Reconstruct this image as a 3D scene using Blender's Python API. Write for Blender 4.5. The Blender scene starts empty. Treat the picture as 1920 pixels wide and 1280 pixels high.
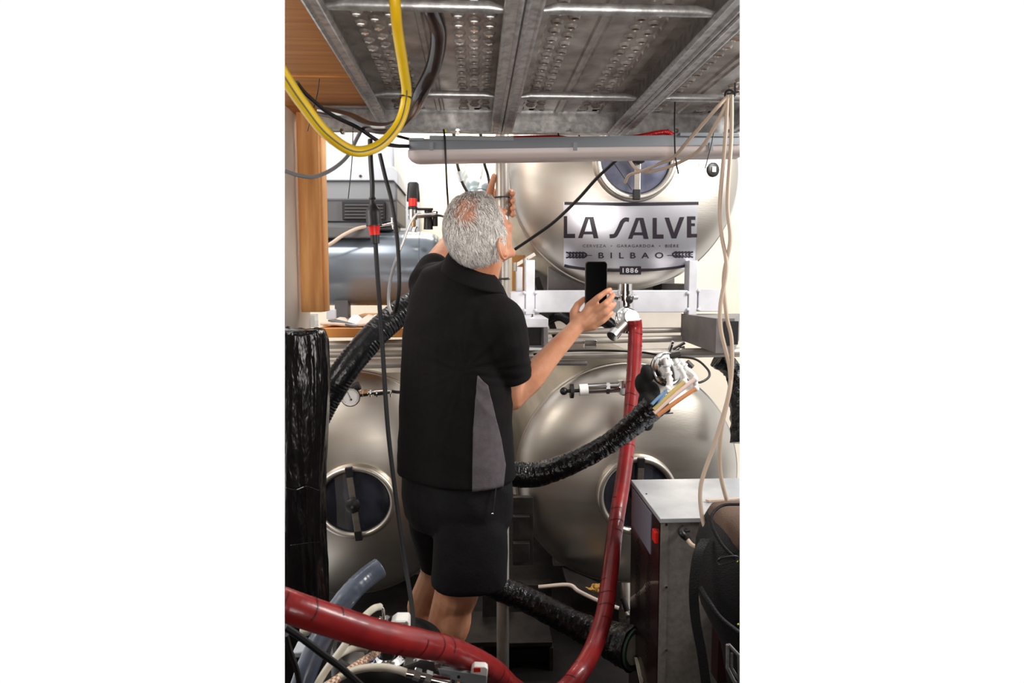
import bpy, bmesh, math, random
from mathutils import Vector, Matrix, noise, Quaternion
random.seed(7)
R = math.radians
C = bpy.context.scene.collection
# ------------------------------------------------------------------ camera, sky, lights, exposure
F = 1300.0; PITCH = math.atan(120/F); YAW = math.atan(70*math.cos(PITCH)/F); CZ = 1.52
cam_d = bpy.data.cameras.new('camera'); cam = bpy.data.objects.new('camera', cam_d); C.objects.link(cam)
cam_d.sensor_width = 36; cam_d.lens = 36*F/1920; cam_d.clip_start = 0.05
cam.location = (0, 0, CZ); cam.rotation_euler = (R(90)-PITCH, 0, -YAW)
cam_d.dof.use_dof = True; cam_d.dof.focus_distance = 2.35; cam_d.dof.aperture_fstop = 5.6
bpy.context.scene.camera = cam
w = bpy.data.worlds.new('daylight'); bpy.context.scene.world = w; w.use_nodes = True
w.node_tree.nodes['Background'].inputs[0].default_value = (1, 1, 1, 1)
w.node_tree.nodes['Background'].inputs[1].default_value = 1.02
vs = bpy.context.scene.view_settings
vs.view_transform = 'Standard'; vs.look = 'None'; vs.exposure = 0.0; vs.gamma = 1.0; vs.use_curve_mapping = False
def area(name, loc, target, size, power, col=(1, 1, 1), sy=None):
    l = bpy.data.lights.new(name, 'AREA'); l.energy = power; l.color = col; l.size = size
    if sy: l.shape = 'RECTANGLE'; l.size_y = sy
    o = bpy.data.objects.new(name, l); C.objects.link(o); o.location = loc
    o.rotation_euler = (Vector(target)-Vector(loc)).to_track_quat('-Z', 'Y').to_euler()
    return o
area('rear_wall_fill', (0.1, 4.2, 3.0), (0.0, 4.7, 1.6), 1.6, 55, (1, .93, .82), .4)  # added fill that brightens the back wall, no fixture there
area('right_fill', (2.0, 1.7, 2.6), (0.6, 3.0, 2.0), 1.0, 82, (1, .97, .92))  # added fill from the open right side for the upper tank, no doorway
area('left_fill', (-1.9, 1.3, 2.3), (-0.3, 2.6, 1.8), 1.0, 34, (1, .95, .88))  # added fill from the open left side, no window there
area('compressor_fill', (-0.75, 2.75, 2.75), (-0.75, 3.5, 1.6), .6, 9, (1, .97, .93))  # added lamp hidden behind the ledger to lift the compressor
l_ = area('deck_fill', (0.2, -0.4, 1.35), (0.15, 1.9, 2.35), .8, 11, (1, .95, .9)); l_.data.spread = R(95)  # unseen uplight added behind the camera to brighten the deck undersides
# ------------------------------------------------------------------ pixel -> point on the plane y = Y
RM = cam.rotation_euler.to_matrix()
def ray(px, py): return RM @ Vector(((px-960)/F, (640-py)/F, -1))
def W(px, py, Y):
    d = ray(px, py); return Vector((0, 0, CZ)) + d*(Y/d.y)
CAM = Vector((0, 0, CZ))
# ------------------------------------------------------------------ materials
def lin(c):
    return tuple(((v/255)/12.92 if v/255 <= .04045 else ((v/255+.055)/1.055)**2.4) for v in c[:3]) + (1,)
def mat(name, col, rough=.5, metal=0, col2=None, scale=20, bump=0, bscale=60, detail=4, coat=0, stretch=None, trans=0, alpha=1, rvar=0, ior=1.45, contrast=(.35, .65), spec=.5):
    m = bpy.data.materials.new(name); m.use_nodes = True; nt = m.node_tree; n = nt.nodes; b = n['Principled BSDF']
    b.inputs['Base Color'].default_value = lin(col); b.inputs['Roughness'].default_value = rough
    b.inputs['Metallic'].default_value = metal; b.inputs['Coat Weight'].default_value = coat
    b.inputs['Transmission Weight'].default_value = trans; b.inputs['Alpha'].default_value = alpha
    b.inputs['IOR'].default_value = ior; b.inputs['Specular IOR Level'].default_value = spec
    tc = n.new('ShaderNodeTexCoord'); mp = n.new('ShaderNodeMapping'); nt.links.new(tc.outputs['Object'], mp.inputs[0])
    if stretch: mp.inputs['Scale'].default_value = stretch
    if col2 or rvar:
        t = n.new('ShaderNodeTexNoise'); t.inputs['Scale'].default_value = scale; t.inputs['Detail'].default_value = detail
        nt.links.new(mp.outputs[0], t.inputs[0])
    if col2:
        r = n.new('ShaderNodeValToRGB'); r.color_ramp.elements[0].color = lin(col); r.color_ramp.elements[1].color = lin(col2)
        r.color_ramp.elements[0].position = contrast[0]; r.color_ramp.elements[1].position = contrast[1]
        nt.links.new(t.outputs[0], r.inputs[0]); nt.links.new(r.outputs[0], b.inputs['Base Color'])
    if rvar:
        a = n.new('ShaderNodeMapRange'); a.inputs['To Min'].default_value = max(.02, rough-rvar); a.inputs['To Max'].default_value = rough+rvar
        nt.links.new(t.outputs[0], a.inputs[0]); nt.links.new(a.outputs[0], b.inputs['Roughness'])
    if bump:
        t2 = n.new('ShaderNodeTexNoise'); t2.inputs['Scale'].default_value = bscale; t2.inputs['Detail'].default_value = 3
        nt.links.new(mp.outputs[0], t2.inputs[0]); bp = n.new('ShaderNodeBump'); bp.inputs['Strength'].default_value = bump
        bp.inputs['Distance'].default_value = .01
        nt.links.new(t2.outputs[0], bp.inputs['Height']); nt.links.new(bp.outputs[0], b.inputs['Normal'])
    return m
M = {}
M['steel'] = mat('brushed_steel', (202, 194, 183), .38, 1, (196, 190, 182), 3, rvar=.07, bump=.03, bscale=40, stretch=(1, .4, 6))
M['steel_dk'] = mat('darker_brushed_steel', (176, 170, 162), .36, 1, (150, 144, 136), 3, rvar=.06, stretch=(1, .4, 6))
M['chrome'] = mat('polished_chrome', (215, 213, 210), .12, 1)
M['galv'] = mat('galvanised_steel', (178, 177, 176), .36, .65, (140, 138, 138), 45, rvar=.1, bump=.05, bscale=90)
M['galv_deck'] = mat('galvanised_deck_steel', (176, 168, 162), .4, .4, (132, 122, 116), 14, rvar=.12, bump=.04, bscale=70)
M['frame'] = mat('light_grey_painted_steel', (206, 206, 212), .35, .2, (190, 190, 196), 12)
M['grey_beam'] = mat('grey_painted_steel', (126, 122, 122), .42, .3, (108, 104, 104), 14)
M['pipe'] = mat('satin_pipe', (190, 184, 176), .38, .5, (168, 160, 152), 10)
M['dark_metal'] = mat('dark_painted_steel', (50, 45, 43), .5, .4, (34, 30, 28), 20)
M['wall'] = mat('cream_wall_paint', (226, 216, 204), .85, 0, (216, 205, 192), 5, bump=.03)
M['wall_w'] = mat('pale_wall_paint', (250, 240, 224), .9, 0, (246, 234, 214), 3)
M['wall_dim'] = mat('grey_brown_wall', (110, 98, 88), .9)
M['floor'] = mat('dirty_dark_floor', (30, 25, 23), .6, 0, (15, 12, 11), 9, bump=.1, bscale=30, rvar=.15)
M['plywood'] = mat('orange_plywood', (204, 138, 70), .55, 0, (180, 112, 50), 3.0, stretch=(1, 14, 1), detail=6, bump=.03)
M['timber'] = mat('pine_timber', (232, 172, 108), .6, 0, (204, 136, 74), 4, stretch=(9, 9, .8), detail=6, bump=.04)
M['yellow'] = mat('yellow_hose_rubber', (224, 188, 22), .38, 0, (206, 164, 14), 9)
M['stripe'] = mat('grey_hose_stripe', (96, 92, 84), .5)
M['black'] = mat('black_rubber', (22, 21, 22), .42)
M['cable_dk'] = mat('dark_grey_cable', (24, 24, 26), .45)
M['cable_gr'] = mat('grey_cable', (120, 120, 122), .4)
M['brownhose'] = mat('smoky_brown_hose', (58, 46, 42), .22, 0, (34, 28, 28), 12, coat=.4)
M['beige'] = mat('beige_cable', (190, 170, 152), .5)
M['cream_hose'] = mat('cream_hose', (214, 208, 194), .4, 0, (190, 182, 164), 20)
M['lamp_body'] = mat('grey_lamp_plastic', (124, 128, 134), .45)
M['diffuser'] = mat('frosted_diffuser', (186, 174, 172), .4)
M['red_plastic'] = mat('red_plastic', (214, 34, 26), .4)
M['conduit'] = mat('red_corrugated_plastic', (176, 12, 20), .32)
M['redhose'] = mat('red_wire_hose', (150, 36, 37), .34, 0, (120, 24, 27), 16, coat=.25, rvar=.08)
M['redmark'] = mat('dark_print_on_hose', (70, 14, 16), .4)
M['duct'] = mat('black_tape_wrap', (18, 18, 20), .24, 0, (10, 10, 11), 30, bump=.5, bscale=60, rvar=.12, stretch=(1, 1, 1))
M['duct_spiral'] = mat('black_spiral_foil', (24, 25, 28), .3, 0, bump=.5, bscale=25)
M['bag'] = mat('black_plastic_film', (20, 18, 19), .22, 0, bump=1.0, bscale=14, rvar=.1, stretch=(2.2, 1, .7))
M['foam'] = mat('black_foam', (24, 24, 25), .8, 0, bump=.2, bscale=120)
M['comp'] = mat('grey_blue_metal_housing', (190, 194, 202), .5, .1)
M['comp2'] = mat('mid_grey_housing', (132, 135, 140), .5, .1)
M['comp3'] = mat('dark_grey_housing', (88, 88, 90), .5, .1)
M['airtank'] = mat('metallic_grey_paint', (128, 136, 146), .22, .5, (116, 124, 134), 4)
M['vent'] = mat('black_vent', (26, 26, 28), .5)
M['white_pl'] = mat('white_plastic', (232, 230, 226), .35)
M['paper'] = mat('white_paper', (236, 236, 240), .8)
M['paper2'] = mat('pinkish_paper', (206, 188, 176), .8)
M['clear'] = mat('translucent_film', (214, 220, 224), .12, 0, alpha=.55)
M['glass'] = mat('dark_sight_glass', (26, 28, 36), .05, 0, (58, 60, 72), 7, coat=1, contrast=(.4, .7))
M['glass_b'] = mat('blue_grey_sight_glass', (74, 76, 92), .06, 0, (128, 130, 150), 6, coat=1)
M['ink'] = mat('black_label_print', (38, 32, 40), .35)
M['film'] = mat('glossy_label_film', (226, 226, 234), .3, .85, (216, 216, 226), 5)
M['silver_print'] = mat('silver_print', (214, 212, 216), .4, .3)
M['cab_top'] = mat('cabinet_top_steel', (206, 208, 212), .34, .45, (172, 176, 182), 5, rvar=.12, bump=.04)
M['cab_front'] = mat('cabinet_front_steel', (150, 144, 139), .5, .45, (134, 128, 123), 60, bump=.05, bscale=200)
M['maroon'] = mat('dark_maroon_panel', (44, 12, 14), .32, .1, (26, 8, 10), 5, coat=.3)
M['lilac'] = mat('grey_lilac_panel', (118, 114, 128), .5)
M['fabric_bk'] = mat('black_nylon', (20, 20, 22), .6, 0, bump=.3, bscale=300)
M['fabric_br'] = mat('brown_nylon', (98, 78, 66), .8, 0, bump=.3, bscale=300)
M['shirt'] = mat('black_polo_fabric', (17, 13, 15), .85, 0, (13, 10, 12), 50, bump=.12, bscale=260, spec=.2)
M['panel'] = mat('grey_polo_fabric', (92, 86, 90), .85, 0, (84, 78, 82), 50, bump=.12, bscale=260, spec=.2)
M['shorts'] = mat('black_shorts_fabric', (15, 13, 16), .75, 0, (11, 10, 13), 30, bump=.15, bscale=120, spec=.25)
M['skin'] = mat('skin', (208, 152, 120), .5, 0, (190, 126, 94), 14, bump=.06, bscale=120, detail=6)
M['skin'].node_tree.nodes['Principled BSDF'].inputs['Subsurface Weight'].default_value = .12
M['skin'].node_tree.nodes['Principled BSDF'].inputs['Subsurface Radius'].default_value = (.02, .008, .004)
M['hair'] = mat('grey_hair', (232, 226, 220), .6, 0, (160, 148, 138), 40, stretch=(1, 1, .5))
M['hair_base'] = mat('grey_hair_undercoat', (138, 126, 116), .9)
_n = M['hair'].node_tree; _g = _n.nodes.new('ShaderNodeNewGeometry'); _r = _n.nodes.new('ShaderNodeValToRGB')
_r.color_ramp.elements[0].color = lin((128, 116, 108)); _r.color_ramp.elements[1].color = lin((246, 242, 238)); _r.color_ramp.elements[1].position = .8
_n.links.new(_g.outputs['Random Per Island'], _r.inputs[0]); _n.links.new(_r.outputs[0], _n.nodes['Principled BSDF'].inputs['Base Color'])
M['shoe'] = mat('dark_shoe', (40, 38, 38), .7)
M['phone'] = mat('black_phone_screen', (3, 3, 4), .12, spec=.15)
M['phone_case'] = mat('dark_phone_case', (48, 44, 30), .4)
M['brass'] = mat('brass', (176, 140, 96), .3, 1)
M['grey_hose'] = mat('translucent_blue_grey_hose', (84, 91, 106), .3, 0, (66, 73, 87), 14, coat=.3)
M['braid'] = mat('braided_hose', (206, 168, 136), .45)
_n = M['braid'].node_tree; _c = _n.nodes.new('ShaderNodeTexChecker'); _c.inputs['Scale'].default_value = 160
_c.inputs['Color1'].default_value = lin((220, 196, 172)); _c.inputs['Color2'].default_value = lin((150, 104, 76))
_t = _n.nodes.new('ShaderNodeTexCoord'); _m = _n.nodes.new('ShaderNodeMapping'); _m.inputs['Rotation'].default_value = (.7, .6, .8)
_n.links.new(_t.outputs['Object'], _m.inputs[0]); _n.links.new(_m.outputs[0], _c.inputs[0])
_n.links.new(_c.outputs[0], _n.nodes['Principled BSDF'].inputs['Base Color'])
M['blue_tube'] = mat('blue_tube', (120, 158, 196), .3, trans=.3)
M['yellow_tube'] = mat('yellow_tube', (214, 190, 124), .3, trans=.3)
M['pink_tube'] = mat('clear_pinkish_tube', (214, 190, 184), .2)
M['orange_tube'] = mat('orange_tube', (214, 146, 100), .3, trans=.3)
M['green'] = mat('green_rubber', (60, 84, 66), .5)
M['label_w'] = mat('white_sticker', (226, 224, 220), .5)
M['lime'] = mat('lime_tag', (206, 224, 40), .5)
M['snack'] = mat('yellow_offcuts', (196, 150, 66), .7, 0, (150, 100, 40), 40)
M['silver_flex'] = mat('silver_flex_duct', (150, 162, 164), .35, .5)
# ------------------------------------------------------------------ mesh helpers
ORG = {}
def frame_of(t):
    t = t.normalized(); a = Vector((0, 0, 1)) if abs(t.z) < .9 else Vector((1, 0, 0))
    u = t.cross(a).normalized(); return u, u.cross(t).normalized()
def spline(pts, n=8):
    P = [Vector(p) for p in pts]
    if len(P) < 3: return P
    P = [P[0]*2-P[1]] + P + [P[-1]*2-P[-2]]; out = []
    for i in range(1, len(P)-2):
        a, b, c, d = P[i-1:i+3]
        for k in range(n):
            t = k/n; out.append(.5*((2*b)+(c-a)*t+(2*a-5*b+4*c-d)*t*t+(3*b-a-3*c+d)*t**3))
    out.append(P[-2]); return out
def pix(pts, n=8): return spline([W(*p) for p in pts], n)
class MB:
    def __init__(s): s.v = []; s.f = []
    def quad(s, a, b, c, d):
        i = len(s.v); s.v += [Vector(a), Vector(b), Vector(c), Vector(d)]; s.f.append((i, i+1, i+2, i+3)); return s
    def hexa(s, p):   # 8 corners, bottom 4 then top 4
        i = len(s.v); s.v += [Vector(q) for q in p]
        for f in ((0, 3, 2, 1), (4, 5, 6, 7), (0, 1, 5, 4), (1, 2, 6, 5), (2, 3, 7, 6), (3, 0, 4, 7)): s.f.append(tuple(i+k for k in f))
        return s
    def box(s, x0, x1, y0, y1, z0, z1):
        return s.hexa([(x0, y0, z0), (x1, y0, z0), (x1, y1, z0), (x0, y1, z0), (x0, y0, z1), (x1, y0, z1), (x1, y1, z1), (x0, y1, z1)])
    def pbox(s, px0, py0, px1, py1, Y, d, inset=0):   # box whose front face at y=Y fills the pixel rectangle
        a = W(px0, py1, Y); b = W(px1, py0, Y); return s.box(a.x, b.x, Y, Y+d, a.z, b.z)
    def bar(s, p, q, wd, ht, up=(0, 0, 1)):
        p = Vector(p); q = Vector(q); t = (q-p).normalized(); u = t.cross(Vector(up)).normalized(); v = u.cross(t)
        c = []
        for e in (p, q): c += [e-u*wd/2-v*ht/2, e+u*wd/2-v*ht/2, e+u*wd/2+v*ht/2, e-u*wd/2+v*ht/2]
        i = len(s.v); s.v += c
        for f in ((0, 3, 2, 1), (4, 5, 6, 7), (0, 1, 5, 4), (1, 2, 6, 5), (2, 3, 7, 6), (3, 0, 4, 7)): s.f.append(tuple(i+k for k in f))
        return s
    def tube(s, P, r, seg=10, caps=True, rf=None):
        P = [Vector(p) for p in P]; n = len(P); i0 = len(s.v); u = None; L = 0
        for k in range(n):
            t = (P[min(k+1, n-1)]-P[max(k-1, 0)])
            if t.length < 1e-9: t = Vector((0, 0, 1))
            t.normalize()
            if u is None: u, _ = frame_of(t)
            u = (u-t*u.dot(t)).normalized(); v = t.cross(u)
            if k: L += (P[k]-P[k-1]).length
            rr = r[k] if isinstance(r, (list, tuple)) else (r(k/(n-1)) if callable(r) else r)
            for j in range(seg):
                a = 2*math.pi*j/seg; q = rr*(rf(L, a) if rf else 1)
                s.v.append(P[k]+(u*math.cos(a)+v*math.sin(a))*q)
        for k in range(n-1):
            for j in range(seg):
                a = i0+k*seg+j; b = i0+k*seg+(j+1) % seg; s.f.append((a, b, b+seg, a+seg))
        if caps: s.f.append(tuple(i0+j for j in range(seg))[::-1]); s.f.append(tuple(i0+(n-1)*seg+j for j in range(seg)))
        return s
    def cyl(s, p, q, r, r2=None, seg=20, caps=True): return s.tube([p, q], [r, r if r2 is None else r2], seg, caps)
    def lathe(s, o, ax, prof, seg=32):   # prof: (radius, height along ax)
        o = Vector(o); ax = Vector(ax).normalized(); u, v = frame_of(ax); i0 = len(s.v); n = len(prof)
        for (r, h) in prof:
            r = max(r, 1e-5)
            for j in range(seg):
                a = 2*math.pi*j/seg; s.v.append(o+ax*h+(u*math.cos(a)+v*math.sin(a))*r)
        for k in range(n-1):
            for j in range(seg):
                a = i0+k*seg+j; b = i0+k*seg+(j+1) % seg; s.f.append((a, a+seg, b+seg, b))
        return s
    def ell(s, c, ax, seg=20, rings=12):   # ellipsoid, ax = three axis vectors
        c = Vector(c); i0 = len(s.v); A, B, D = [Vector(a) for a in ax]
        for k in range(rings+1):
            t = math.pi*k/rings
            for j in range(seg):
                p = 2*math.pi*j/seg; s.v.append(c+A*math.sin(t)*math.cos(p)+B*math.sin(t)*math.sin(p)+D*math.cos(t))
        for k in range(rings):
            for j in range(seg):
                a = i0+k*seg+j; b = i0+k*seg+(j+1) % seg; s.f.append((a, a+seg, b+seg, b))
        return s
    def ball(s, c, r, seg=14, rings=9): return s.ell(c, ((r, 0, 0), (0, r, 0), (0, 0, r)), seg, rings)
    def cap(s, p, q, r1, r2, seg=16):    # tapered capsule
        p = Vector(p); q = Vector(q); t = (q-p).normalized(); L = (q-p).length; pr = []
        for k in range(6): a = math.pi/2*k/5; pr.append((r1*math.sin(a), -r1*math.cos(a)))
        for k in range(6): a = math.pi/2*(1-k/5); pr.append((r2*math.sin(a), L+r2*math.cos(a)))
        return s.lathe(p, t, pr, seg)
    def chain(s, pts, rs):
        for i in range(len(pts)-1): s.cap(pts[i], pts[i+1], rs[i], rs[i+1])
        return s
    def torus(s, c, ax, R_, r, seg=40, s2=10, k2=1):
        u, v = frame_of(Vector(ax)); P = []
        i0 = len(s.v); a_ = Vector(ax).normalized(); c = Vector(c)
        for k in range(seg):
            a = 2*math.pi*k/seg; d = u*math.cos(a)+v*math.sin(a)*k2
            for j in range(s2):
                b = 2*math.pi*j/s2; s.v.append(c+d*(R_+r*math.cos(b))+a_*r*math.sin(b))
        for k in range(seg):
            for j in range(s2):
                a, b = i0+k*s2+j, i0+k*s2+(j+1) % s2; a2, b2 = i0+((k+1) % seg)*s2+j, i0+((k+1) % seg)*s2+(j+1) % s2
                s.f.append((a, b, b2, a2))
        return s
    def loft(s, rings, caps=True):
        i0 = len(s.v); n = len(rings[0])
        for r_ in rings: s.v += [Vector(p) for p in r_]
        for k in range(len(rings)-1):
            for j in range(n):
                a = i0+k*n+j; b = i0+k*n+(j+1) % n; s.f.append((a, b, b+n, a+n))
        if caps: s.f.append(tuple(i0+j for j in range(n))[::-1]); s.f.append(tuple(i0+(len(rings)-1)*n+j for j in range(n)))
        return s
    def prism(s, pts, off):
        i = len(s.v); n = len(pts); off = Vector(off); s.v += [Vector(p) for p in pts]+[Vector(p)+off for p in pts]
        s.f.append(tuple(range(i, i+n))[::-1]); s.f.append(tuple(range(i+n, i+2*n)))
        for k in range(n): s.f.append((i+k, i+(k+1) % n, i+n+(k+1) % n, i+n+k))
        return s
    def build(s, name, m, parent=None, smooth=True, trim=False, bevel=0, kind=None, label=None, angle=40, fix=True, voxel=0, smooth_it=0):
        me = bpy.data.meshes.new(name); me.from_pydata([tuple(v) for v in s.v], [], s.f)
        bm = bmesh.new(); bm.from_mesh(me)
        if fix: bmesh.ops.remove_doubles(bm, verts=bm.verts, dist=1e-5); bmesh.ops.recalc_face_normals(bm, faces=bm.faces)
        if trim:
            for px in (534, 1387):
                nrm = ray(px, 0).cross(ray(px, 1280)).normalized()
                if nrm.dot(ray(960, 640)) > 0: nrm = -nrm
                res = bmesh.ops.bisect_plane(bm, geom=bm.verts[:]+bm.edges[:]+bm.faces[:], plane_co=CAM, plane_no=nrm, clear_outer=True)
                ed = [g for g in res['geom_cut'] if isinstance(g, bmesh.types.BMEdge)]
                if ed: bmesh.ops.holes_fill(bm, edges=ed)
        bm.to_mesh(me); bm.free()
        if voxel:
            tmp = bpy.data.objects.new('tmp', me); C.objects.link(tmp)
            md = tmp.modifiers.new('r', 'REMESH'); md.mode = 'VOXEL'; md.voxel_size = voxel
            if smooth_it: md2 = tmp.modifiers.new('s', 'SMOOTH'); md2.iterations = smooth_it; md2.factor = .5
            dg = bpy.context.evaluated_depsgraph_get(); me2 = bpy.data.meshes.new_from_object(tmp.evaluated_get(dg))
            bpy.data.objects.remove(tmp); me = me2; me.name = name
        if parent is not None: org = ORG[parent.name]
        else:
            xs = [v.co for v in me.vertices]; mn = [min(c[i] for c in xs) for i in range(3)]; mx = [max(c[i] for c in xs) for i in range(3)]
            org = Vector(((mn[0]+mx[0])/2, (mn[1]+mx[1])/2, mn[2]))
        me.transform(Matrix.Translation(-org))
        me.materials.append(m)
        if smooth:
            me.shade_smooth()
            if not voxel: me.set_sharp_from_angle(angle=R(angle))
        o = bpy.data.objects.new(name, me); C.objects.link(o); ORG[o.name] = org
        if parent is not None: o.parent = parent
        else: o.location = org
        if bevel:
            bv = o.modifiers.new('bevel', 'BEVEL'); bv.width = bevel; bv.segments = 2; bv.limit_method = 'ANGLE'
        if kind: o['kind'] = kind
        if label and parent is not None: o['label'] = label
        return o
def tag(o, label, cat, group=None, kind=None):
    o['label'] = label; o['category'] = cat
    if group: o['group'] = group
    if kind: o['kind'] = kind
    return o
def thing(name, loc, label, cat, group=None):
    o = bpy.data.objects.new(name, None); C.objects.link(o); o.location = loc; o.empty_display_size = .05; ORG[o.name] = Vector(loc)
    return tag(o, label, cat, group)
def struct(mb, name, m, **k):
    o = mb.build(name, m, **k); o['kind'] = 'structure'; return o
def cord(name, pts, r, m, label, cat='cable', group=None, seg=8, n=8, trim=True):
    return tag(MB().tube(pix(pts, n), r, seg).build(name, M[m], trim=trim), label, cat, group)
# ------------------------------------------------------------------ setting
Yb = 4.75
lx0, lx1 = W(534, 640, Yb).x, W(1387, 640, Yb).x
struct(MB().box(-12, 12, -8.0, 2.3, -.05, 0), 'floor', M['floor'], smooth=False)
f2 = MB(); a, b = W(534, 900, 2.3).x, W(1387, 900, 2.3).x
f2.hexa([(a, 2.3, -.05), (b, 2.3, -.05), (lx1, Yb, -.05), (lx0, Yb, -.05), (a, 2.3, 0), (b, 2.3, 0), (lx1, Yb, 0), (lx0, Yb, 0)])
o = struct(f2, 'floor_rear', M['floor'], smooth=False); o.name = 'floor.001'
struct(MB().box(lx0, lx1+.3, Yb, Yb+.06, 0, 3.2), 'wall_back', M['wall_w'], smooth=False, trim=True)
struct(MB().box(-3, 3, -3.06, -3, 0, 3.3), 'wall_front', M['wall_dim'], smooth=False)
struct(MB().box(-3.06, -3, -3, .9, 0, 3.3), 'wall_left', M['wall_dim'], smooth=False)
struct(MB().box(3, 3.06, -3, .9, 0, 3.3), 'wall_right', M['wall_dim'], smooth=False)
struct(MB().box(-3, 3, -3, .55, 3.3, 3.36), 'ceiling', M['wall'], smooth=False)
# partition at the left
xw = W(582, 500, 2.62).x
struct(MB().box(xw-.05, xw, 2.0, 2.6, 0, 2.5), 'wall_left', M['wall'], smooth=False, trim=True)
# lower ledge on partition / socket skirt
# timber post
p0 = W(566, 585, 2.42); p1 = W(603, 585, 2.42)
MBp = MB().box(p0.x-.002, p1.x+.003, 2.42, 2.46, p0.z, 2.35)
MBp.box(p1.x-.008, p1.x+.008, 2.44, 2.52, p0.z+.0, 2.35)
tag(MBp.build('timber_post', M['timber'], bevel=.002), 'upright orange pine timber post with dark grain fixed on the cream wall', 'post')
# plywood soffit, two boards
zs = 2.075
sof = thing('plywood_soffit', (W(640, 200, 2.1).x, 1.6, zs), 'orange plywood soffit of two boards left of the steel decks', 'panel')
xr = W(700, 222, 2.17).x; xl = xr-.9
def Yat(py, z):  # depth at which height z shows at row py
    d = ray(890, py); return (z-CZ)*d.y/d.z
ys = Yat(146, zs); ye = Yat(222, zs)
MB().box(xl, xr, .95, ys-.002, zs, zs+.02).build('board', M['plywood'], sof, trim=True, smooth=False)
MB().box(xl, xr, ys+.005, ye, zs-.003, zs+.018).build('board', M['plywood'], sof, trim=True, smooth=False)
MB().box(xr-.014, xr-.002, .95, ye-.002, zs-.012, zs-.003).build('edge_trim', M['timber'], sof, trim=True, smooth=False)
# ------------------------------------------------------------------ steel scaffold decks overhead
YE = 2.3; zr = W(890, 250, YE).z; zd = zr+.074
xc = W(942, 250, YE).x; pw = .381
def rail(mb, x, side):
    y0, y1 = -.6, YE
    mb.box(x-.0015, x+.0015, y0, y1, zr+.004, zd)                 # web
    fx = x+side*.012
    mb.box(min(x, x+side*.024), max(x, x+side*.024), y0, y1, zr+.003, zr+.006)
    mb.cyl((x, y0, zr+.004), (x, y1, zr+.004), .0055, seg=8)
    mb.cyl((x+side*.024, y0, zr+.006), (x+side*.024, y1, zr+.006), .0055, seg=8)
def holes(mb, x0, cols, z, y0, y1, cw=.033, ch=.055):
    for c in range(cols):
        xa = x0+c*cw; y = y0-(ch/2 if c % 2 else 0)
        # filler strips at the ends of staggered columns
        k = 0
        while y < y1:
            ya, yb_ = max(y, y0), min(y+ch, y1)
            if y >= y0-1e-6 and y+ch <= y1+1e-6:
                cx, cy = xa+cw/2, y+ch/2
                out = [(xa+cw, cy), (xa+cw, yb_), (cx, yb_), (xa, yb_), (xa, cy), (xa, ya), (cx, ya), (xa+cw, ya)]
                i = len(mb.v)
                for (ax_, ay_) in out: mb.v.append(Vector((ax_, ay_, z)))
                for (rr, zz) in ((.0150, 0), (.0120, -.005), (.0098, -.006), (.0088, -.004)):
                    for q in range(8):
                        a = 2*math.pi*q/8; mb.v.append(Vector((cx+rr*math.cos(a), cy+rr*1.0*math.sin(a), z+zz)))
                for L_ in range(4):
                    for q in range(8): mb.f.append((i+L_*8+q, i+L_*8+(q+1) % 8, i+(L_+1)*8+(q+1) % 8, i+(L_+1)*8+q))
            else: mb.quad((xa, ya, z), (xa+cw, ya, z), (xa+cw, yb_, z), (xa, yb_, z))
            y += ch
def deck(i, x0, x1, lab):
    t = thing('steel_deck', ((x0+x1)/2, 1.6, zr), lab, 'scaffold deck', 'steel scaffold decks overhead')
    mb = MB(); y0, y1 = -.58, YE-.004; wd = x1-x0; A = x0+.035; g = .033*3
    B = x1-.035-g
    holes(mb, A, 3, zd, y0, y1); holes(mb, B, 3, zd, y0, y1)
    mb.quad((x0, y0, zd), (A, y0, zd), (A, y1, zd), (x0, y1, zd)); mb.quad((B+g, y0, zd), (x1, y0, zd), (x1, y1, zd), (B+g, y1, zd))
    m0, m1 = A+g, B; cm = (m0+m1)/2
    prof = [(m0, 0), (cm-.02, 0), (cm-.016, -.006), (cm-.006, -.006), (cm-.002, 0), (cm+.004, 0), (cm+.008, -.005), (cm+.013, 0), (m1, 0)]
    for (a, b) in zip(prof, prof[1:]): mb.quad((a[0], y0, zd+a[1]), (b[0], y0, zd+b[1]), (b[0], y1, zd+b[1]), (a[0], y1, zd+a[1]))
    mb.build('perforated_plate', M['galv_deck'], t, trim=True, angle=50)
    r1 = MB(); rail(r1, x0+.003, 1); r1.build('side_rail', M['galv'], t, trim=True)
    r2 = MB(); rail(r2, x1-.003, -1); r2.build('side_rail', M['galv'], t, trim=True)
    for x, s in ((x0+.05, 1), (x1-.05, -1)):
        rr = MB().hexa([(x-.010, -.55, zd-.009), (x+.010, -.55, zd-.009), (x+.010, YE-.01, zd-.009), (x-.010, YE-.01, zd-.009), (x-.013, -.55, zd+.001), (x+.013, -.55, zd+.001), (x+.013, YE-.01, zd+.001), (x-.013, YE-.01, zd+.001)])
        if i: rr.build('pressed_rib', M['galv_deck'], t, trim=True)
    for yc in (Yat(178, zr+.02), Yat(13, zr+.02), .62, .02):
        P = [Vector((x0+.006, yc, zr+.018)), Vector((x0+.03, yc, zr+.016)), Vector((x0+.06, yc, zr+.02)), Vector((x1-.06, yc, zr+.02)), Vector((x1-.03, yc, zr+.016)), Vector((x1-.006, yc, zr+.018))]
        MB().tube(P, [.004, .006, .0105, .0105, .006, .004], 12).build('crossbar', M['galv'], t, trim=True)
    return t
labs = ['leftmost perforated steel scaffold deck, beside the orange plywood', 'middle perforated steel scaffold deck with a central pressed rib', 'rightmost perforated steel scaffold deck, above the hanging beige cables']
for i in range(3): deck(i, xc-.006+(i-1)*pw+.006, xc-.006+i*pw, labs[i])
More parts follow.
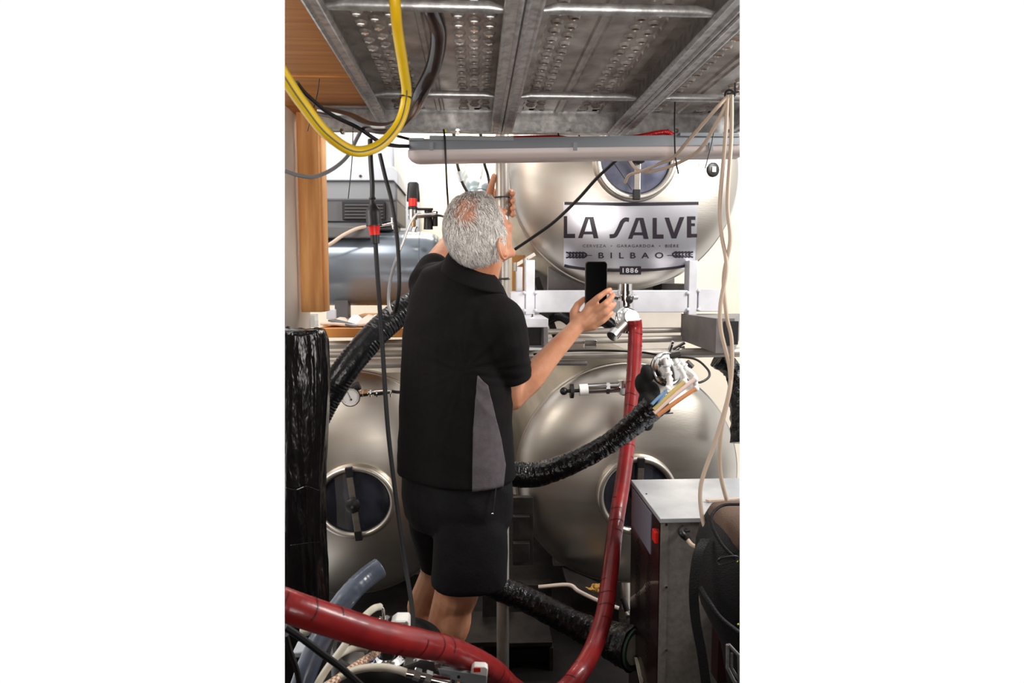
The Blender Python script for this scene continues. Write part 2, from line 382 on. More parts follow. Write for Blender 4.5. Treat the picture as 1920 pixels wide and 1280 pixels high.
lid = MB().box(xc+.02, xc+2*pw+.2, .9, YE-.03, zd+.025, zd+.05)  # sheet added above the decks to keep light out of most holes
lid.box(xc-.36, xc-.02, 1.72, YE-.05, zd+.025, zd+.05)
tag(lid.build('hole_cover', M['plywood'], trim=True, smooth=False), 'brown board sheet added on top of the perforated steel decks to darken their holes', 'board')
# ledger channel behind deck ends
zl0, zl1 = W(900, 251, YE+.03).z, W(900, 206, YE+.03).z
led = thing('steel_ledger', (W(970, 250, YE).x, YE+.03, zl0), 'grey galvanised steel channel carrying the ends of the decks', 'beam')
xa, xb = W(596, 240, YE+.03).x, W(1387, 240, YE+.03).x
lb = MB().box(xa, xb, YE+.028, YE+.032, zl0, zl1).box(xa, xb, YE+.002, YE+.03, zl0, zl0+.004).box(xa, xb, YE+.002, YE+.03, zl1-.004, zl1)
lb.build('channel', M['galv'], led, smooth=False, trim=True)
for px in (858, 1068, 1270, 640):
    q = W(px, 244, YE); MB().cyl(q+Vector((0, .03, 0)), q+Vector((0, .012, 0)), .009, seg=6).cyl(q+Vector((0, .013, 0)), q+Vector((0, .0, 0)), .005, seg=8).build('bolt', M['chrome'], led)
bp_ = W(620, 262, 2.25); MB().cyl(bp_+Vector((0, 0, .03)), bp_-Vector((0, 0, .012)), .006, seg=8).cyl(bp_, bp_-Vector((0, 0, .008)), .011, seg=6).build('anchor_bolt', M['brass'], led, label='brassy bolt hanging under the left end')
# ------------------------------------------------------------------ batten lamp
YL = 2.2
lp = thing('batten_lamp', W(1075, 300, YL), 'long grey batten lamp with frosted diffuser hung under the steel decks', 'lamp')
def lampring(px, sx, top, bot, mid):
    return None
L0 = W(766, 288, YL); L1 = W(1387, 278, YL); dv = (L1-L0)
ht = .001
def lprof(p, k, lo, hi, wdt):
    return [p+Vector((0, a*wdt, lo+(hi-lo)*b)) for a, b in k]
kd = [(-.5, 1), (-.49, .5), (-.42, .12), (-.34, 0), (.34, 0), (.42, .12), (.49, .5), (.5, 1)]
def lr(t, s, lo=-.028, hi=.006): return lprof(L0+dv*t, kd, lo*s if lo < 0 else lo, hi, .1*s)
MB().loft([lr(0, .45), lr(.008, .75), lr(.02, .95), lr(.035, 1), lr(1.0, 1)]).build('diffuser', M['diffuser'], lp, trim=True)
kb = [(-.53, 0), (.53, 0), (.5, .6), (.42, 1), (-.42, 1), (-.5, .6)]
def lrb(t, s): return lprof(L0+dv*t, kb, .002, .036, .1*s)
MB().loft([lrb(0.004, .6), lrb(.015, .9), lrb(.035, 1), lrb(1.0, 1)]).build('lamp_body', M['lamp_body'], lp, trim=True)
def clip(t0, t1, h=.018):
    a = L0+dv*t0; b = L0+dv*t1; MB().box(a.x, b.x, a.y-.052, a.y+.05, a.z+.03, a.z+.03+h).build('housing_clip', M['lamp_body'], lp, bevel=.002, trim=True)
clip(.065, .31, .014); clip(.006, .05, .008); clip(.80, 1.0, .012)
for px in (805, 1075, 1330):
    a = W(px, 283, YL-.055); MB().box(a.x, a.x+.012, a.y, a.y+.004, a.z+.002, a.z+.026).build('latch', M['lamp_body'], lp)
# red corrugated conduit
rc = lambda L_, a: 1+.09*math.sin(L_*1300)
cp = [(880, 263, 2.26), (960, 260, 2.25), (1040, 258, 2.25), (1075, 262, 2.25), (1150, 263, 2.25), (1195, 257, 2.24), (1245, 248, 2.23), (1262, 255, 2.24)]
tag(MB().tube(pix(cp, 60), .0085, 10, rf=rc).build('red_conduit', M['conduit']), 'red corrugated conduit running between steel channel and batten lamp', 'conduit')
for i, (px, py) in enumerate(((1047, 257), (1252, 250), (1086, 261))):
    q = W(px, py, 2.245); tag(MB().torus(q, (1, 0, .1), .0115, .0022, 20, 6).build('cable_tie', M['black']), ['black cable tie around the red conduit left of middle', 'black cable tie at the right end of the red conduit', 'black cable tie around the middle of the red conduit'][i], 'cable tie')
tagq = W(834, 245, 2.14)
tag(MB().ball(tagq, .0055).build('lime_cap', M['lime']), 'small lime green cap beside the black strap over the lamp', 'cap')
cord('hanging_strap', [(832, 243, 2.135), (834, 262, 2.12), (836, 305, 2.12), (838, 350, 2.14), (840, 380, 2.2), (841, 408, 2.4)], .003, 'black', 'thin black cord hanging over the left part of the lamp', 'cord')
cord('cable_tie_tail', [(1266, 178, 2.0), (1265, 230, 2.05), (1266, 290, 2.08), (1272, 326, 2.08)], .0024, 'black', 'long black cable tie tail hanging across the lamp near its right end', 'cable tie')
cord('cable_tie_tail', [(1341, 232, 2.1), (1334, 270, 2.1), (1322, 316, 2.1)], .0016, 'black', 'thin black tie tail hanging at the far right of the lamp', 'cable tie')
# ------------------------------------------------------------------ tanks
YT = 3.0; RT = .497; HD = .15
def hdome(r): 
    q = min(1, max(0, r/RT)); return HD*(1-q**2.3)**.62 if q < 1 else 0
def on_dome(px, py, c, eps=.0015):
    Y = YT
    for _ in range(30):
        P = W(px, py, Y); r = math.hypot(P.x-c.x, P.z-c.z); Y += ((YT-hdome(min(r, RT))-eps)-Y)*.7
    return W(px, py, Y)
def tank(cpx, cpy, mpx, mpy, lab, trim=False, L=1.5, oval=1.0, glass='glass', bar_rot=0, Rm=.142, bar_h=.30):
    c = W(cpx, cpy, YT)
    t = thing('beer_tank', (c.x, YT+.5, c.z-RT), lab, 'tank', 'horizontal stainless beer tanks')
    n = 40; pr = [(RT*math.sin(math.pi/2*k/n), hdome(RT*math.sin(math.pi/2*k/n))) for k in range(n+1)]
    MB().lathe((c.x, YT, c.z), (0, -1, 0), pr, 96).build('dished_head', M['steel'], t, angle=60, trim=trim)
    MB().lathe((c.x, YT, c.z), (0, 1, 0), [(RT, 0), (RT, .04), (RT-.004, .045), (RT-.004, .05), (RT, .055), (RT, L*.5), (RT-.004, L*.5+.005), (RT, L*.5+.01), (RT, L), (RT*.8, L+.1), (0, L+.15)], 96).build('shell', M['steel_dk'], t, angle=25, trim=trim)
    MB().torus((c.x, YT+.003, c.z), (0, 1, 0), RT, .006, 96, 8).build('weld_ring', M['steel'], t, trim=trim)
    m = W(mpx, mpy, YT-.15); yd = YT-hdome(math.hypot(m.x-c.x, m.z-c.z)); yf = yd-.03
    mc = Vector((m.x, yf, m.z)); sc = Matrix.Diagonal((1, 1, oval))
    def dn(mb):
        for i, v in enumerate(mb.v): mb.v[i] = Vector((v.x, v.y, mc.z+(v.z-mc.z)*oval))
        return mb
    g = dn(MB().lathe((mc.x, yf, mc.z), (0, 1, 0), [(Rm, .012), (Rm+.004, .0), (Rm+.012, -.006), (Rm+.024, -.004), (Rm+.03, .006), (Rm+.034, .06), (Rm+.034, .09)], 64)).build('manway_ring', M['steel'], t, angle=60)
    dn(MB().torus((mc.x, yf+.012, mc.z), (0, 1, 0), Rm+.001, .004, 56, 6)).build('gasket', M['black'], t)
    dn(MB().lathe((mc.x, yf+.014, mc.z), (0, -1, 0), [(Rm, 0), (Rm*.6, .006), (0, .01)], 48)).build('sight_glass', M[glass], t)
    # clamp bar
    br = Vector((math.sin(bar_rot), 0, math.cos(bar_rot))); q = Vector((mc.x, yf-.018, mc.z)); hb = Rm*oval*.98
    b = MB().bar(q-br*hb, q+br*hb, .026, .010, up=(0, -1, 0)).build('clamp_bar', M['steel_dk'], t, smooth=False, bevel=.002)
    for s in (-1, 1): MB().bar(q+br*(hb-.012)*s+Vector((0, .004, 0)), q+br*(hb+.03)*s+Vector((0, .004, 0)), .03, .02, up=(0, -1, 0)).build('clamp_foot', M['black'], b, smooth=False, bevel=.003)
    kn = MB(); prs = []
    kn.lathe((mc.x, yf-.05, mc.z), (0, 1, 0), [(0, 0), (.022, .002), (.033, .01), (.033, .026), (.02, .034), (.012, .04)], 8)
    k = kn.build('clamp_knob', M['black'], t); MB().cyl((mc.x, yf-.056, mc.z), (mc.x, yf-.045, mc.z), .006).build('bolt', M['chrome'], k)
    # cradle feet
    for y in (YT+.25, YT+1.1):
        MB().box(c.x-.3, c.x+.3, y, y+.05, c.z-RT-.03, c.z-RT+.12).build('cradle', M['grey_beam'], t, smooth=False)
    return t, c
tU, cU = tank(1171, 324, 1190, 298, 'upper stainless steel beer tank with a black printed label on its dished head', glass='glass_b')
tR, cR = tank(1176, 888, 1193, 926, 'lower right stainless beer tank behind the red hose and steel cabinet', bar_rot=.05)
tL, cL = tank(655, 907, 667, 938, 'lower left stainless beer tank behind the black plastic wrap', True, oval=.9, bar_rot=-.12)
# label on upper tank
def cr(x, y): return (940+x/4.267, 270+y/4.267)
def lab_mesh(polys, eps, name, m, parent, step=14, lbl=None):
    mb = MB()
    for (a, b, c_, d) in polys:   # quads in crop space, subdivided
        a, b, c_, d = map(Vector, (a, b, c_, d)); nu = max(1, int((b-a).length/step)); nv = max(1, int((d-a).length/step))
        i = len(mb.v)
        for jv in range(nv+1):
            for ju in range(nu+1):
                u, v = ju/nu, jv/nv; p = (a*(1-u)+b*u)*(1-v)+(d*(1-u)+c_*u)*v; mb.v.append(on_dome(*cr(p.x, p.y), cU, eps))
        for jv in range(nv):
            for ju in range(nu): k = i+jv*(nu+1)+ju; mb.f.append((k, k+1, k+nu+2, k+nu+1))
    o = mb.build(name, M[m], parent, label=lbl)
    return o
def Q(x0, y0, x1, y1): return ((x0, y0), (x1, y0), (x1, y1), (x0, y1))
def stroke(pts, wd):
    out = []
    P = [Vector(p) for p in pts]; N = []
    for i in range(len(P)):
        t = (P[min(i+1, len(P)-1)]-P[max(i-1, 0)]).normalized(); N.append(Vector((-t.y, t.x))*wd/2)
    for i in range(len(P)-1): out.append((tuple(P[i]-N[i]), tuple(P[i+1]-N[i+1]), tuple(P[i+1]+N[i+1]), tuple(P[i]+N[i])))
    return out
film = lab_mesh([((496, 462), (1578, 456), (1545, 1000), (500, 985))], .0010, 'label_film', 'film', tU, 24, 'glossy film patch carrying the black print')
fo = film
big = [Q(499, 576, 527, 752), Q(499, 718, 590, 752),
       ((672, 582), (706, 582), (649, 752), (614, 752)), ((700, 582), (738, 582), (777, 754), (738, 754)), Q(645, 700, 745, 722), Q(672, 582, 736, 602),
       ((1077, 590), (1108, 590), (1047, 758), (1014, 758)), ((1102, 590), (1138, 590), (1178, 758), (1140, 758)), Q(1045, 706, 1150, 729), Q(1077, 590, 1136, 610),
       Q(1212, 590, 1244, 756), Q(1212, 723, 1298, 756),
       ((1308, 588), (1342, 588), (1396, 754), (1364, 754)), ((1428, 584), (1464, 584), (1400, 754), (1366, 754)),
       Q(1487, 578, 1520, 748), Q(1487, 578, 1553, 606), Q(1510, 634, 1549, 656), Q(1487, 718, 1566, 746)]
sp = spline([(1022, 606, 0), (992, 604, 0), (968, 622, 0), (950, 660, 0), (930, 700, 0), (908, 732, 0), (866, 738, 0)], 6)
big += stroke([(p.x, p.y) for p in sp], 33)
for a_, b_ in ((0, 2), (2, 6), (18, 99), (6, 10), (10, 12), (12, 14), (14, 18)):
    lab_mesh(big[a_:b_], .0022, 'letter', 'ink', fo, 12, 'large black letter' if a_ == 0 else None)
ban = [Q(505, 463, 925, 487), Q(950, 468, 1577, 496)]
ban = [((505, 462), (1000, 468), (1000, 496), (505, 486)), ((1000, 468), (1578, 461), (1578, 486), (1000, 496))]
bl = spline([(503, 972, 0), (560, 985, 0), (700, 1003, 0), (850, 1011, 0), (950, 1013, 0)], 4); br_ = spline([(1115, 1011, 0), (1250, 1004, 0), (1400, 988, 0), (1528, 965, 0)], 4)
ban += stroke([(p.x, p.y) for p in bl], 22)+stroke([(p.x, p.y) for p in br_], 20)+[Q(947, 978, 1118, 1044)]
lab_mesh(ban, .0022, 'rule_lines', 'ink', fo, 14, 'black bars above and below the lettering')
ears = []
for sgn, x0, yy in ((1, 500, 888), (-1, 1552, 884)):
    ears += stroke([(x0+sgn*20, yy), (x0+sgn*225, yy+(3 if sgn > 0 else 8))], 5)
    for k in range(6):
        xx = x0+sgn*(25+k*26)
        for s in (-1, 1): ears += stroke([(xx-sgn*8, yy+s*22), (xx+sgn*10, yy+s*18), (xx+sgn*30, yy+s*2)], 13)
lab_mesh(ears, .0022, 'barley_ears', 'ink', fo, 10, 'black barley ear ornaments')
def text_on(txt, x0, x1, ymid, hpx, name, m, lbl, eps=.0024, slope=0, bold=0, space=1.0):
    cu = bpy.data.curves.new('t', 'FONT'); cu.body = txt; cu.space_character = space; cu.offset = bold
    ob = bpy.data.objects.new('t', cu); C.objects.link(ob); dg = bpy.context.evaluated_depsgraph_get()
    me = bpy.data.meshes.new_from_object(ob.evaluated_get(dg)); bpy.data.objects.remove(ob)
    xs = [v.co.x for v in me.vertices]; ysx = [v.co.y for v in me.vertices]; a, b = min(xs), max(xs)
    lo, hi = 0.0, .70
    mb = MB()
    for v in me.vertices:
        u = (v.co.x-a)/(b-a); x = x0+(x1-x0)*u; y = ymid+hpx/2-(v.co.y-lo)/(hi-lo)*hpx+slope*(u-.5); mb.v.append(on_dome(*cr(x, y), cU, eps))
    mb.f = [tuple(p.vertices) for p in me.polygons]
    mb.build(name, M[m], fo, label=lbl)
text_on('CERVEZA  \u2022  GARAGARDOA  \u2022  BIÈRE', 652, 1420, 814, 23, 'small_lettering', 'ink', 'small black lettering in three languages', space=1.3)
text_on('BILBAO', 778, 1296, 890, 46, 'city_lettering', 'ink', 'widely spaced black word BILBAO', space=2.1, bold=.012)
text_on('1886', 970, 1094, 1010, 36, 'year_lettering', 'silver_print', 'silver year 1886 on the black box', eps=.0034, space=1.2, bold=.02)
# round badge on upper tank
q = on_dome(1337, 318, cU, .002); bd = MB().lathe(q, (.35, -1, 0), [(0, .006), (.026, .006), (.030, .003), (.030, 0)], 32).build('round_badge', M['black'], tU)
qq = q+Vector((0, -.012, 0)); MB().box(qq.x-.008, qq.x+.008, qq.y-.002, qq.y, qq.z-.011, qq.z+.011).build('badge_print', M['label_w'], bd)
st_ = MB(); g4 = [on_dome(px, py, cU, .0015) for px, py in ((1310, 299), (1328, 297), (1328, 312), (1311, 313))]; st_.prism(g4, (0, -.0008, 0)); st_.build('rating_sticker', M['label_w'], tU)
# ------------------------------------------------------------------ frames and pipes between the tanks
def bxp(name, m, lab, cat, px0, py0, px1, py1, Y, d, group=None, bevel=.003, trim=False):
    return tag(MB().pbox(px0, py0, px1, py1, Y, d).build(name, M[m], bevel=bevel, trim=trim), lab, cat, group)
fr = thing('tank_cradle_frame', W(1150, 600, 2.93), 'light grey welded steel frame carrying the upper tank', 'frame')
def fpart(n, *a, m='frame', **k): return MB().pbox(*a).build(n, M[m], fr, bevel=.003, **k)
fpart('rail', 957, 547, 985, 587, 2.9, .06); fpart('rail', 1003, 544, 1290, 586, 2.9, .06); fpart('rail', 1309, 541, 1350, 584, 2.9, .06)
fpart('upright', 985, 487, 1003, 590, 2.895, .07); fpart('upright', 1290, 488, 1309, 612, 2.895, .07)
fpart('upright', 968, 500, 980, 548, 3.0, .04)
fpart('saddle_plate', 1240, 532, 1300, 545, 3.1, .3, m='dark_metal')
for (x, y) in ((983, 549), (1004, 549), (983, 582), (1004, 582), (1290, 549), (1310, 545), (1290, 580), (1310, 580)):
    q = W(x, y, 2.895); MB().ball(q, .008, 8, 6).build('weld', M['frame'], fr)
# strut with bolts at left of tank
tag(MB().bar(W(962, 500, 2.95), W(1003, 476, 2.95), .014, .014).cyl(W(965, 492, 2.93), W(965, 508, 2.93), .009, seg=8).cyl(W(985, 484, 2.93), W(985, 497, 2.93), .009, seg=8).build('bolted_strut', M['steel_dk']), 'chrome strut with two bolts left of the upper tank', 'strut')
# foot box
fb = thing('foot_box', W(1000, 650, 2.7), 'open ended grey steel box section foot right of the man shoulder', 'bracket')
MB().pbox(962, 597, 1028, 614, 2.62, .3).build('top_plate', M['frame'], fb, bevel=.002)
MB().pbox(1019, 614, 1028, 652, 2.62, .3).build('side_plate', M['grey_beam'], fb, bevel=.002)
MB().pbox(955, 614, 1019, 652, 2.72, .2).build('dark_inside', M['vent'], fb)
MB().pbox(962, 652, 1028, 656, 2.62, .3).build('bottom_plate', M['frame'], fb)
q = W(998, 597, 2.66); MB().cyl(q, q+Vector((0, 0, .018)), .004, seg=8).cyl(q, q+Vector((0, 0, .007)), .009, seg=6).build('bolt', M['chrome'], fb)
# grey cradle beam at right running towards the camera
gb = thing('box_beam', W(1330, 650, 2.9), 'grey steel box beam ending at the right under the upper tank', 'beam')
a0, a1 = W(1280, 587, 2.9), W(1387, 600, 2.55)
z0 = W(1280, 637, 2.95).z; z1 = W(1280, 588, 2.95).z; xn = W(1352, 600, 2.55).x
gm = MB().hexa([(W(1277, 600, 2.95).x, 2.95, z0), (W(1387, 600, 2.95).x, 2.95, z0), (W(1387, 600, 2.55).x, 2.6, z0-.02), (xn, 2.6, z0-.02), (W(1277, 600, 2.95).x, 2.95, z1), (W(1387, 600, 2.95).x, 2.95, z1), (W(1387, 600, 2.55).x, 2.6, z1), (xn, 2.6, z1)])
gm.build('beam_tube', M['grey_beam'], gb, trim=True, smooth=False)
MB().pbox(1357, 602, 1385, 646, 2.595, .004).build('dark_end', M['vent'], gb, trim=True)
def pipe(name, p, q, r, m, lab, cat='pipe', group='pipes between the tanks'):
    return tag(MB().cyl(W(*p), W(*q), r, seg=20).build(name, M[m], trim=True), lab, cat, group)
pipe('steel_pipe', (985, 666, 2.83), (1388, 660, 2.83), .020, 'pipe', 'satin steel pipe running right above the lower right tank, lowest of four')
pipe('steel_pipe', (985, 640, 2.95), (1300, 634, 2.95), .015, 'pipe', 'satin steel pipe second from bottom above the lower right tank')
pipe('steel_pipe', (990, 622, 2.975), (1308, 618, 2.975), .012, 'pipe', 'thin steel pipe directly under the cradle rail')
pipe('steel_pipe', (985, 680, 3.0), (1100, 680, 3.0), .012, 'grey_beam', 'thin grey pipe touching the top of the lower right tank')
pipe('steel_pipe', (600, 647, 2.95), (775, 643, 2.95), .017, 'pipe', 'upper of three satin pipes above the lower left tank')
pipe('steel_pipe', (600, 665, 2.9), (775, 662, 2.9), .014, 'pipe', 'middle of three satin pipes above the lower left tank')
pipe('steel_pipe', (600, 684, 2.88), (775, 680, 2.88), .020, 'pipe', 'lowest and thickest of three pipes above the lower left tank')
q = W(1108, 645, 2.9); tag(MB().pbox(1096, 637, 1119, 653, 2.905, .03).build('pipe_clip', M['chrome'], bevel=.002), 'small chrome clip on the pipes above the lower right tank', 'clip')
cord('black_cable', [(1000, 664, 2.8), (1060, 658, 2.79), (1130, 657, 2.79), (1200, 660, 2.78), (1250, 668, 2.7), (1300, 672, 2.6), (1325, 690, 2.55), (1330, 705, 2.52), (1315, 716, 2.5), (1298, 717, 2.45)], .0045, 'black', 'black cable along the pipes looping round the manifold')
# back-side dark things seen below upper tank and behind
bxp('dark_bracket', 'dark_metal', 'dark steel bracket behind the rail below upper tank left', 'bracket', 1012, 545, 1030, 600, 3.2, .03)
tag(MB().bar(W(1005, 520, 3.3), W(1045, 640, 3.3), .03, .03).build('diagonal_brace', M['dark_metal']), 'dark diagonal brace behind the light grey rail', 'brace')
tag(MB().tube(pix([(1010, 605, 3.3), (1050, 590, 3.25), (1090, 612, 3.2), (1130, 600, 3.2), (1160, 625, 3.2)]), .03, 12).build('black_hose_bundle', M['duct_spiral']), 'black hose bundle in shadow behind the rail', 'hose')
bxp('rear_plank', 'timber', 'orange timber board behind the cradle frame, left of upper tank', 'board', 960, 478, 985, 545, 3.4, .02)
bxp('rear_crate', 'dark_metal', 'dark box in the shade below the upper tank right side', 'box', 1225, 545, 1262, 575, 3.4, .3)
bxp('backdrop_sheet', 'wall', 'beige sheet panel behind the pipes in the middle', 'panel', 1000, 560, 1280, 690, 4.7, .03)
# scaffold tube
pp = W(942, 500, 2.5); 
tag(MB().cyl((pp.x, 2.5, 0), (pp.x, 2.5, W(942, 280, 2.5).z+.2), .0235, seg=24).build('upright_tube', M['pipe']), 'vertical satin steel scaffold tube held by the man left hand', 'tube')
for i, (px, py, tail) in enumerate(((942, 370, 1), (940, 523, -1))):
    q = W(px, py, 2.5); m_ = MB().torus((pp.x, 2.5, q.z), (0, 0, 1), .0255, .0025, 24, 6).bar(W(px-22, py+1, 2.47), W(px+14, py-2, 2.47), .004, .004)
    tag(m_.build('cable_tie', M['black']), ['black cable tie on the upright tube by the man fingers', 'black cable tie on the upright tube below the man chin'][i], 'cable tie')
# ------------------------------------------------------------------ compressor behind left
YC = 3.45
cp_ = thing('compressor', W(690, 575, YC), 'grey air compressor with louvred housing on a horizontal air tank, back left', 'compressor')
def hbox(n, px0, py0, px1, py1, Y, d, m, bev=.012, par=cp_, **k): return MB().pbox(px0, py0, px1, py1, Y, d).build(n, M[m], par, bevel=bev, **k)
hbox('upper_housing', 575, 250, 738, 320, YC+.04, .5, 'comp')
lidf = MB(); a, b, c2, d2 = W(575, 316, YC), W(738, 312, YC), W(746, 334, YC), W(747, 348, YC)
e = W(575, 338, YC)
lidf.prism([a, b, W(746, 322, YC), d2, W(738, 338, YC), e], (0, .5, 0)).build('lid_flange', M['comp'], cp_, bevel=.004)
hbox('lower_housing', 575, 339, 744, 376, YC+.02, .46, 'comp2')
hbox('louvre_band', 575, 376, 744, 415, YC+.03, .45, 'comp3', .004)
v = hbox('vent_frame', 642, 378, 722, 412, YC+.005, .03, 'vent', .003)
for k in range(5): 
    a = W(646, 384+k*6, YC-.003); b = W(718, 384+k*6, YC-.003)
    MB().hexa([(a.x, YC-.003, a.z-.003), (b.x, YC-.003, b.z-.003), (b.x, YC+.01, b.z+.003), (a.x, YC+.01, a.z+.003), (a.x, YC-.003, a.z), (b.x, YC-.003, b.z), (b.x, YC+.01, b.z+.006), (a.x, YC+.01, a.z+.006)]).build('slat', M['comp3'], v, smooth=False)
q = W(676, 330, YC-.004); MB().cyl(q, q+Vector((0, .02, 0)), .007).build('screw', M['chrome'], cp_)
hbox('base_plate', 575, 416, 735, 432, YC+.05, .4, 'comp2', .006)
hbox('skid', 600, 424, 700, 446, YC-.08, .12, 'comp3', .006)
# air tank
ca = W(575, 503, YC+.05); rb = (W(700, 430, YC-.05).z-W(700, 575, YC-.05).z)/2; zc = W(700, 503, YC+.05).z
xe = W(800, 500, YC+.05).x
pr = [(0, -.3), (rb*.8, -.27), (rb, -.2)]; L = xe-ca.x
MB().lathe((ca.x, YC+.1, zc), (1, 0, 0), [(rb, 0), (rb, L-.03), (rb*.985, L), (rb*.93, L+.04), (rb*.78, L+.08), (rb*.5, L+.105), (0, L+.115)], 64).build('air_tank', M['airtank'], cp_, angle=60)
MB().torus((xe-.03, YC+.1, zc), (1, 0, 0), rb, .0025, 64, 6).build('weld_seam', M['airtank'], cp_)
for px in (640, 760): MB().pbox(px-12, 560, px+12, 602, YC, .08).build('foot', M['comp3'], cp_, bevel=.003)
# second grey cabinet behind
bxp('grey_cabinet', 'comp', 'pale grey-blue panel unit standing behind the compressor', 'panel', 742, 262, 786, 435, 4.6, .14, bevel=.01)
# filter regulator on air tank
fr_ = thing('filter_regulator', W(795, 430, 3.3), 'black and chrome filter regulator with red knob on top of the air tank', 'regulator')
Yr = 3.32
def pl(n, m, pts, r, par=fr_, seg=16): return MB().tube([W(*p) for p in pts], r, seg).build(n, M[m], par)
a = W(775, 352, Yr); 
bw = MB().loft([[W(775, py, Yr)+Vector((math.copysign(abs(math.cos(t))**.6, math.cos(t))*w_, math.copysign(abs(math.sin(t))**.6, math.sin(t))*w_*.8, 0)) for t in [2*math.pi*k/24 for k in range(24)]] for py, w_ in ((342, .020), (345, .026), (375, .031), (378, .030))]).build('black_bowl', M['black'], fr_)
pl('red_knob', 'red_plastic', [(774, 372, Yr-.03), (774, 387, Yr-.03)], .020)
pl('collar', 'black', [(774, 388, Yr-.03), (774, 393, Yr-.03)], .022)
pl('valve_body', 'chrome', [(774, 393, Yr-.03), (774, 412, Yr-.03)], .020)
pl('cross_body', 'chrome', [(766, 406, Yr-.02), (818, 402, Yr-.02)], .012)
pl('gauge_block', 'black', [(803, 392, Yr), (803, 430, Yr)], [.018, .022])
pl('gauge_block', 'black', [(816, 396, Yr), (816, 424, Yr)], .012)
pl('rod', 'dark_metal', [(783, 392, Yr-.02), (812, 392, Yr-.02)], .006)
pl('brass_nipple', 'brass', [(775, 412, Yr-.02), (775, 424, Yr-.02)], .011)
pl('nipple', 'chrome', [(780, 424, Yr), (776, 434, Yr)], .016)
cord('regulator_hose', [(818, 403, 3.28), (830, 405, 3.2), (841, 410, 3.0)], .006, 'black', 'short black hose leaving the filter regulator to the right')
cord('beige_hose', [(598, 468, 3.30), (620, 457, 3.30), (645, 440, 3.32), (675, 427, 3.36), (708, 424, 3.42)], .009, 'beige', 'beige air hose lying across the compressor tank', 'hose')
cpn = thing('hose_coupling', W(725, 432, 3.3), 'chrome and black quick coupling at the end of the beige air hose', 'coupling')
pl('coupling_body', 'chrome', [(708, 424, 3.48), (742, 418, 3.48)], .010, cpn); pl('coupling_ring', 'black', [(706, 430, 3.48), (738, 430, 3.48)], .008, cpn)
pl('coupling_nut', 'chrome', [(735, 408, 3.48), (738, 430, 3.48)], .010, cpn)
# silver flex ducts
for i, (pts, r) in enumerate(([[(890, 420, 3.4), (892, 380, 3.4), (888, 345, 3.5), (878, 315, 3.8), (872, 285, 4.72)], .044], [[(895, 420, 3.2), (904, 370, 3.3), (914, 340, 3.5), (918, 290, 4.72)], .036])):
    tag(MB().tube(pix(pts, 12), r, 16, rf=lambda L_, a: 1+.05*math.sin(L_*420)).build('flexible_duct', M['silver_flex']), ['silver ribbed flexible duct rising behind the head, left one', 'silver ribbed flexible duct rising behind the head, next to the tube'][i], 'duct')
cord('black_air_line', [(850, 242, 2.34), (857, 305, 2.9), (862, 325, 3.0), (868, 345, 3.0), (880, 366, 3.0)], .006, 'black', 'black air line with pale joint behind the head, under the lamp', 'hose')
tag(MB().cyl(W(860, 322, 2.99), W(866, 340, 2.99), .011).build('hose_joint', M['clear']), 'pale plastic joint on the black air line', 'joint')
cord('grey_air_line', [(900, 242, 2.34), (908, 305, 2.9), (914, 325, 3.0), (918, 345, 3.0)], .006, 'cable_dk', 'dark air line left of the upright tube under the lamp', 'hose')
# shelf with papers
sh = tag(MB().pbox(592, 615, 770, 633, 2.75, 1.2).build('plywood_shelf', M['plywood'], bevel=.002), 'plywood shelf edge with papers on it, left of the man', 'shelf')
zs2 = W(700, 615, 2.75).z
bk = [((600, 2.80), (690, 2.84), (.02, .24), .03, 'paper2', 'crumpled pinkish papers on the left of the plywood shelf', .25),
      ((650, 2.85), (730, 2.9), (.0, .2), .03, 'paper', 'white paper stack in the middle of the plywood shelf', -.3),
      ((690, 3.0), (760, 3.0), (.0, .2), .05, 'paper', 'tall white paper bundle at the back of the shelf', .1)]
for (a, b, dd, h, m, lab, rz) in bk:
    x0 = W(a[0], 600, a[1]).x; x1 = W(b[0], 600, b[1]).x; g = MB(); nx, ny = 10, 6
    for j in range(ny):
        for i in range(nx):
            xx = x0+(x1-x0)*i/(nx-1); yy = a[1]+.2*j/(ny-1); g.v.append(Vector((xx+rz*.1*(j/ny), yy, zs2+.004+h*(.5+.5*noise.noise(Vector((xx*9, yy*9, h*50))))+.02*math.sin(i*1.1)*(j/ny))))
    for j in range(ny-1):
        for i in range(nx-1): k = j*nx+i; g.f.append((k, k+1, k+nx+1, k+nx))
    o = g.build('paper_pile', M[m]); md = o.modifiers.new('s', 'SOLIDIFY'); md.thickness = .01; tag(o, lab, 'papers', None)
g = MB().bar(W(622, 600, 2.86), W(672, 612, 2.8), .05, .008); tag(g.build('dark_tool', M['comp3'], bevel=.002), 'dark flat tool lying on the papers on the shelf', 'tool')
tag(MB().pbox(612, 580, 628, 598, 3.05, .03).build('grey_bracket', M['comp'], bevel=.002), 'small grey bracket standing at the back of the shelf', 'bracket')
tag(MB().pbox(575, 590, 590, 614, 2.6, .06).build('clear_cup', M['clear'], bevel=.003), 'clear plastic cup at the foot of the timber post', 'cup')
bxp('lower_batten', 'wall', 'beige wall batten under the shelf behind the pipes', 'batten', 596, 640, 770, 700, 3.1, .03)
